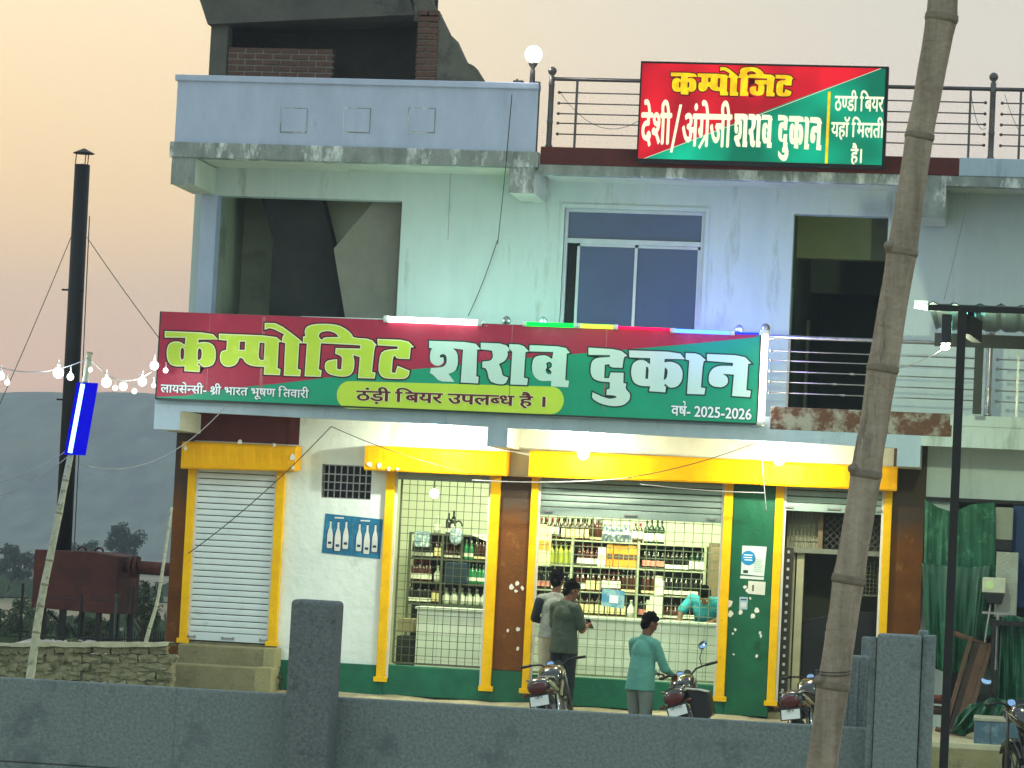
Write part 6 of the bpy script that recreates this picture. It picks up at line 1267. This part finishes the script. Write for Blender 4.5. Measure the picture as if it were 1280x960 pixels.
wire('thin cable from the balcony underside across the narrow yellow hood', at3(414, 533, -1), at3(590, 592, -.5), .05, .005)
wire('pale cable running over the brown pillar under the yellow hoods', at3(590, 600, -.45), at3(790, 597, -.45), .04, .007, WIREL)
wire('cable rising across the wide yellow hood to the bulb', at3(785, 597, -.45), at3(948, 552, -.7), .05, .005)
wire('pale cable along the lower edge of the wide yellow hood', at3(800, 605, -.42), at3(955, 616, -.42), .02, .006, WIREL)
wire('loose white cable hanging in front of the green pillar', at3(952, 570, -.5), at3(958, 640, -.3), .0, .005, WIREL)
wire('dark cable hanging down the parapet and upper wall', at3(640, 118, -1.06), at3(632, 210, -1.06), .01, .006)
wire('dark cable continuing from the roof band down the upper wall', at3(632, 210, -1.04), at3(622, 305, -.05), .02, .005)
wire('cable swinging from the upper wall down to the signboard tubes', at3(622, 300, -.05), at3(585, 395, -.05), .06, .005)
wire('faint twin cable under the roof band on the upper wall', at3(563, 217, -.05), at3(560, 300, -.05), .03, .004, WIREL)
wire('thin wire hanging on the upper wall right of the bamboo', at3(1212, 240, -.9), at3(1180, 375, -.4), .02, .004, WIREL)
wire('pale curved wire tied to the balcony railing near the floodlight', at3(1120, 460, -1.0), at3(1181, 434, -4.8), .04, .006, WIREL)
wire('thin string crossing the roof railing in a loop', at3(1214, 118, -.9), at3(1232, 160, -.9), .15, .004, WIREL)
wire('thin slanting string tied from the roof railing post', at3(1256, 118, -.9), at3(1275, 165, -.9), .04, .004, WIREL)
wire('thin slack string on the roof railing beside the lit box sign', at3(700, 115, -.9), at3(800, 150, -.9), .25, .004, WIREL)
# festoon of small lamps and their glare ghosts
fs = Mb_tube(sag(at3(-12, 455, -4), at3(110, 448, -4), .12)+sag(at3(112, 448, -4), at3(200, 456, -1.4), .22), .006, WIREL, 'string_light_cable'); tag(fs, 'cable carrying small white lamps from the left edge to the signboard', 'wire')
SL = EM('string_lamp_and_ghost_glow', 'F4FFFA', 5)
for i, (px, py, r, lab) in enumerate(((1, 470, .05, 'white string lamp cut by the left edge of the photo'), (9, 478, .035, 'faint small glare ghost right beside the left edge lamp'), (73, 466, .07, 'large white string lamp just left of the chimney'), (88, 471, .045, 'small greenish white glare ghost overlapping the chimney'), (113, 462, .03, 'tiny string lamp touching the bamboo pole top'), (133, 478, .065, 'large string lamp right of the bamboo pole'), (144, 485, .035, 'small glare ghost close beside the large lamp right of the pole'), (154, 483, .055, 'medium white string lamp in the middle of the sagging run'), (168, 489, .035, 'small low glare ghost at the bottom of the sag'), (178, 477, .06, 'large string lamp rising toward the signboard'), (193, 457, .06, 'bright string lamp touching the signboard corner'), (207, 463, .035, 'small glare ghost in front of the signboard red field'), (192, 482, .03, 'small glare ghost at the lower left corner of the signboard'))):  # small ghosts below right of bright lamps are lens glare, added as bulbs
    Y = -4 if px < 120 else -4+(px-120)/80*2.4
    p = Vector(at3(px, py, Y)); t_ = thing('string_lamp_or_ghost', lab, 'lamp', p, 'small white string lamps and glare ghosts'); mb = Mb(); r *= .9; mb.ball(p, r, 10, 8); mb.done('bulb', SL, t_, smooth=True)
    point('lamp_light', p+Vector((0, -.12, -.05)), 12, (.9, 1, .95), t_, .04) if i in (2, 5, 9, 10) else None; mb = Mb(); mb.lathe([(r*.35, r*.8), (r*.35, r*1.5), (.006, r*1.6), (.006, r*1.6+.05)], p, 8); mb.done('socket', WHT, t_)

# ================================================================ RIGHT BAY: SHED, TARPAULIN, CLUTTER
PX_ = M('pale_floor', 'BDB89F', 'A5A088', 3, .8, .3)
pf = thing('store_plinth', 'pale cement plinth in front of the tarpaulin at the right', 'plinth', (.8, -1.5, -.5)); bx('slab', PX_, (-.86, 2.6, -2.7, .1, -.6, -.02), parent=pf, bevel=.01); bx('edge', STEP, (-.86, 2.6, -2.73, -2.7, -.6, -.08), parent=pf)
shd = thing('tin_shed_roof', 'corrugated tin canopy roof edge on black steel posts at the right', 'canopy', (.4, -3, 0))
rs = Mb(); x0 = at(1160, 378, -5)[0]; x1 = 2.4; n = 60; pr = []
for k in range(n+1):
    x = x0+(x1-x0)*k/n; u = ((x-x0-.02) % .232)/.232; h = .03 if .08 < u < .2 else (.0 if (u > .28 or u < .0) else .022); pr.append((x, h))
za = at(1210, 381, -5)[1]; rs.v = [(x, -5, za+h) for x, h in pr]+[(x, -1.15, za+.05+h) for x, h in pr]; m = n+1; rs.f = [(i, i+1, i+1+m, i+m) for i in range(n)]; rs.m = [0]*n
o = rs.done('corrugated_sheet', M('tin_sheet', '5E6A6A', '4A5555', 6, .5, metal=.5), shd); s_ = o.modifiers.new('s', 'SOLIDIFY'); s_.thickness = .012
bx('fascia', BLK, (x0, x1, -5.02, -4.98, za-.075, za-.012), parent=shd); bx('beam', BLK, (x0, x1, -1.45, -1.38, za-.17, za-.02), (-.40, -.34, -4.95, -1.45, za-.10, za-.03), (.5, .56, -4.95, -1.45, za-.10, za-.03), parent=shd)
xp, _ = at(1203, 390, -5); xq, _ = at(1181, 950, -5); mb = Mb(); mb.box(xp-.045, xp+.045, -5.04, -4.95, -.62, za-.012); mb.done('post', BLK, shd, bevel=.004)
x, z0 = at(1221, 515, -1.4); mb = Mb(); mb.box(x-.05, x+.05, -1.44, -1.34, 3.69, za-.1); mb.done('post', BLK, shd)
lb = thing('lit_name_box', 'small green glowing sign box fixed under the tin canopy beside the post', 'sign', at3(1213, 405, -4.9)); q = [at3(1200.5, 392, -4.95), at3(1216, 401, -4.6), at3(1215, 428, -4.6), at3(1199.5, 417, -4.95)]
mb = Mb(); mb.v = [tuple(v) for v in q]+[tuple(Vector(v)+Vector((.10, .05, 0))) for v in q]; mb.f = [(0, 3, 2, 1), (4, 5, 6, 7), (0, 1, 5, 4), (1, 2, 6, 5), (2, 3, 7, 6), (3, 0, 4, 7)]; mb.m = [0]*6; mb.done('case', BLK, lb)
mb = Mb(); C_ = sum((Vector(v) for v in q), Vector())/4; mb.v = [tuple(C_+(Vector(v)-C_)*.84+Vector((-.008, -.012, 0))) for v in q]; mb.f = [(0, 3, 2, 1)]; mb.m = [0]; mb.done('lit_face', EM('mint_face', '7DF5C0', 1.0), lb)
sp_ = thing('hanging_speaker', 'black box speaker hanging under the left end of the tin canopy', 'speaker', at3(1183, 430, -4.9)); a, b_, z0, z1 = rect(1177, 393, 1189.5, 429, -4.9); mb = Mb(); mb.box(a, b_, -4.95, -4.8, z0, z1); mb.done('cabinet', BLKP, sp_, bevel=.008)
fl = thing('small_floodlight', 'small bright lamp just below the hanging black speaker', 'lamp', at3(1181, 435, -4.85)); mb = Mb(); p = Vector(at3(1181.5, 434, -4.87)); mb.ball(p, .038, 12, 8, (1.3, 1, .8)); mb.done('bulb', GLOWW, fl, smooth=True); mb = Mb(); mb.tube([p, p+Vector((.0, .1, .12))], .012, 6); mb.done('bracket', BLKP, fl); point('lamp_light', p+Vector((0, .35, -.12)), 240, (.82, 1, .62), fl, .05)
tl = thing('led_tube', 'cyan white tube light glowing under the tin canopy', 'tube light', at3(1150, 388, -2)); mb = Mb(); mb.tube([at3(1143, 382, -3.0), at3(1168, 386, -3.0)], .03, 8); mb.done('tube', EM('cyan_core', 'D8FFF0', 4), tl); mb = Mb(); mb.box(*[at(1143, 380, -2.9)[0], at(1160, 380, -2.9)[0]], -2.98, -2.94, at(1150, 379, -2.96)[1], at(1150, 376, -2.96)[1]); mb.done('batten', WHT, tl)
point('tube_glow', Vector(at3(1212, 408, -3.4)), 9, (.1, .9, .8), tl, .08)
TARP = M('green_tarpaulin', '0B5238', '073D2A', 2.5, .5, .25, c3='1C6A4C', s3=3, t3=.6, bscale=8, bdist=.04, spec=.5); TARPP = M('pale_green_net', '236046', '184C36', 5, .7, .3, c3='3E7A5C', s3=6, t3=.58)
def cloth(label, poly_top, poly_bot, Y, folds, amp, mat, ny=40, nx=60, belly=0, name='tarpaulin', fan=None):
    t_ = thing(name, label, name, at3(*poly_bot[0], Y)); mb = Mb(); 
    def interp(P_, t):
        k = t*(len(P_)-1); i = min(int(k), len(P_)-2); f = k-i; return (P_[i][0]*(1-f)+P_[i+1][0]*f, P_[i][1]*(1-f)+P_[i+1][1]*f)
    for j in range(ny+1):
        v = j/ny
        for i in range(nx+1):
            u = i/nx; a = interp(poly_top, u); b = interp(poly_bot, u); px, py = a[0]*(1-v)+b[0]*v, a[1]*(1-v)+b[1]*v
            yy = Y-amp*(.3+.9*v)*(sin(u*folds*2*pi+2.2*v+1.5*sin(3*u))+.35*sin(u*folds*9*pi+5*v+2*sin(7*u))+.5*sin(u*folds*4.7*pi-v*3+1))-belly*sin(pi*v)*sin(pi*u)
            if fan: yy -= fan*max(0, 1-v*1.2)*abs(sin(u*pi*3+.5))
            x, z = at(px, py, yy); mb.v.append((x, yy, z))
    for j in range(ny):
        for i in range(nx): k = j*(nx+1)+i; mb.f.append((k, k+nx+1, k+nx+2, k+1)); mb.m.append(0)
    mb.v = [(x-0, y, z) for x, y, z in mb.v]; o = mb.done('sheet', mat, t_, smooth=True); s_ = o.modifiers.new('s', 'SOLIDIFY'); s_.thickness = .006; return t_
cloth('large green tarpaulin hung below the pale band beside the brown pillar', [(1156, 624), (1172, 634), (1190, 640), (1215, 630), (1244, 628)], [(1154, 765), (1170, 800), (1190, 812), (1218, 806), (1246, 790)], -.28, 3.2, .035, TARPP, belly=.05, fan=.07)
cloth('lower green tarpaulin sagging behind the leaning wooden cot', [(1152, 704), (1180, 706), (1215, 708), (1240, 706)], [(1160, 832), (1185, 842), (1208, 840), (1225, 800)], -.42, 2.3, .04, TARP, belly=.05)
cloth('green cloth draped over the machine stand at the right edge', [(1252, 772), (1262, 768), (1290, 774)], [(1246, 880), (1262, 898), (1295, 900)], -.9, 2.4, .06, TARP, nx=40, name='cloth')
cloth('bunched green cloth spilling over the tiled block', [(1216, 884), (1238, 872), (1262, 876), (1290, 872)], [(1190, 914), (1222, 908), (1250, 904), (1290, 902)], -1.75, 3, .06, TARP, nx=40, name='cloth')
def rbox(name, label, cat, r, Y, dep, mat, bevel=.01, extra=None, z0=None):
    a, b_, z0_, z1 = rect(*r, Y); z0_ = z0_ if z0 is None else z0; t_ = thing(name, label, cat, ((a+b_)/2, Y, z0_)); bx('body', mat, (a, b_, Y, Y+dep, z0_, z1), parent=t_, bevel=bevel)
    return t_, a, b_, z0_, z1
GC = M('grey_cabinet', '9A9C8C', '86887A', 4, .6, .2); BOXB = M('tile_block', '4E6A7C', '3E586A', 5, .5, .2, c3='6A8494', s3=5, t3=.56); CREM = M('cream_metal', 'C8C8B4', 'B4B4A0', 5, .5)
t_, a, b_, z0, z1 = rbox('wall_cabinet', 'grey box cabinet hanging high on the wall beside the tarpaulin', 'cabinet', (1239, 634, 1266, 688), -.25, .3, GC); bx('base_trim', DARK, (a, b_, -.26, -.25, z0, z0+.13), parent=t_, bevel=.004)
t_, a, b_, z0, z1 = rbox('metal_cabinet', 'tall dented grey metal cabinet at the right edge', 'cabinet', (1244, 690, 1272, 772), -.45, .3, M('dented_steel', 'A5A89C', '8A8D82', 3, .4, .3, metal=.4)); 
t_, a, b_, z0, z1 = rbox('floodlight_box', 'cream box lamp with a dark slanted underside before the metal cabinet', 'lamp', (1228, 722, 1257, 741), -.8, .25, CREM)
mb = Mb(); mb.prism([(a+.005, z0), (b_-.005, z0), (b_-.04, z0-.13), (a+.06, z0-.13)], -.79, -.6); mb.done('hood', BLKP, t_, bevel=.01); mb = Mb(); mb.tube([((a+b_)/2-.05, -.81, (z0+z1)/2), ((a+b_)/2-.05, -.80, (z0+z1)/2)], .055, 16); mb.done('lens', M('pale_lens', 'C8DCA0', 'B8CE90', 5, .2), t_)
mb = Mb(); mb.tube([((a+b_)/2-.03, -.7, z0-.12), ((a+b_)/2-.08, -.7, z0-.6)], .012, 6); mb.tube([((a+b_)/2+.06, -.6, z0-.1), ((a+b_)/2+.06, -.6, z0-.9)], .018, 6); mb.done('stand', WIREL, t_)
t_, a, b_, z0, z1 = rbox('blue_door', 'dark blue painted door edge behind the cabinets at the right edge', 'door', (1264, 632, 1300, 760), .0, .05, M('blue_door_paint', '1C3A68', '16305A', 5, .6))
sb = thing('machine_stand', 'low dark metal shelf stand holding clutter at the right edge', 'stand', (.05, -.9, 0)); a, _ = at(1238, 775, -.9); bx('shelf', DARK, (a, 2.4, -1.1, -.6, at(1260, 779, -.9)[1]-.03, at(1260, 776, -.9)[1]), parent=sb); bx('rail', STL, (a-.1, a+.25, -1.12, -1.08, at(1245, 768, -1.1)[1], at(1245, 765, -1.1)[1]), parent=sb); bx('leg', DARK, (a+.02, a+.06, -1.1, -1.06, 0, at(1260, 779, -.9)[1]-.03), parent=sb)
t_, a, b_, z0, z1 = rbox('tiled_block', 'blue grey tiled block with a pale stained top at the lower right', 'block', (1217, 903, 1300, 948), -2.6, .6, MORT, .006)
zz = z1; w_ = (b_-a)/4; mb = Mb(); mb.box(a+.003, a+w_-.003, -2.612, -2.60, z0, z1-.003); o = mb.done('tile', BOXB, t_, bevel=.003); copies(o, [(w_*k, 0, 0) for k in range(1, 4)]); bx('top', M('pale_stained_top', 'A7A694', '8E8D7C', 4, .8, .3), (a-.01, b_, -2.62, -1.95, z1, z1+.035), parent=t_, bevel=.005)
# leaning charpoy frame
ct = thing('wooden_cot', 'brown wooden cot frame leaning on end against the tarpaulin', 'cot', at3(1185, 915, -1.5)); WD = M('brown_wood', '5E4332', '483226', 5, .75, .4, stretch=(1, 1, .3)); WDD = M('dark_wood_slat', '3C2A22', '2E201A', 5, .8, .3)
tl_, tr_, bl_, br_ = Vector(at3(1214, 797, -.75)), Vector(at3(1239, 806, -.75)), Vector(at3(1180, 915, -1.35)), Vector(at3(1205, 918, -1.35))
def beam(p, q, w_, d_, name, mat, par):
    ax = (q-p).normalized(); s = (tr_-tl_).normalized(); s = (s-ax*s.dot(ax)).normalized(); n_ = ax.cross(s); mb = Mb(); mb.obox((p+q)/2, w_, d_, (q-p).length, Matrix((s, n_, ax)).transposed()); return mb.done(name, mat, par, bevel=.005)
beam(tl_, bl_, .05, .07, 'side_rail', WD, ct); beam(tr_, br_, .05, .07, 'side_rail', WD, ct); beam(tl_.lerp(tr_, .38), bl_.lerp(br_, .38), .10, .03, 'plank', WDD, ct); beam(tl_.lerp(tr_, .68), bl_.lerp(br_, .68), .10, .03, 'plank', WD, ct)
mb = Mb(); mb.tube([tl_+Vector((-.25, 0, .06)), tr_+Vector((.02, 0, -.04))], .032, 10); mb.ball(tl_+Vector((-.24, 0, .06)), .045, 10, 8); mb.done('end_post', WD, ct, smooth=True); mb = Mb(); mb.tube([bl_+Vector((-.1, 0, .03)), br_+Vector((.02, 0, .0))], .03, 10); mb.done('end_post', WD, ct, smooth=True)
for i, (px, py, lab) in enumerate(((1172, 874, 'rolled brown mat lying on the plinth behind the black post'), (1174, 888, 'second brown roll lying below the first roll on the plinth'))):
    t_ = thing('rolled_mat', lab, 'mat', at3(px, py, -.6)); mb = Mb(); mb.tube([at3(px-16, py-1, -.6), at3(px+14, py+1, -.6)], .055, 10); mb.done('roll', [RUST, WDD][i], t_, smooth=True)
cloth('green cloth hanging over the boundary of the plinth beside the cot foot', [(1196, 896), (1212, 880), (1222, 878)], [(1188, 916), (1205, 920), (1218, 914)], -1.6, 1.5, .04, TARP, nx=20, ny=14, name='cloth')

# ================================================================ HAZE
HZ_ = Mb(); HZ_.box(-1000, 1000, -140, 1250, -12, 110); hv_ = HZ_.done('haze', []); hv_['kind'] = 'stuff'
m = bpy.data.materials.new('haze_air'); m.use_nodes = True; t = m.node_tree; t.nodes.clear(); pv = t.nodes.new('ShaderNodeVolumePrincipled'); pv.inputs['Color'].default_value = (.72, .83, .98, 1); pv.inputs['Density'].default_value = .0009; pv.inputs['Anisotropy'].default_value = .0
o_ = t.nodes.new('ShaderNodeOutputMaterial'); t.links.new(pv.outputs[0], o_.inputs['Volume']); hv_.data.materials.clear(); hv_.data.materials.append(m)
# ---- final labels for the bottles
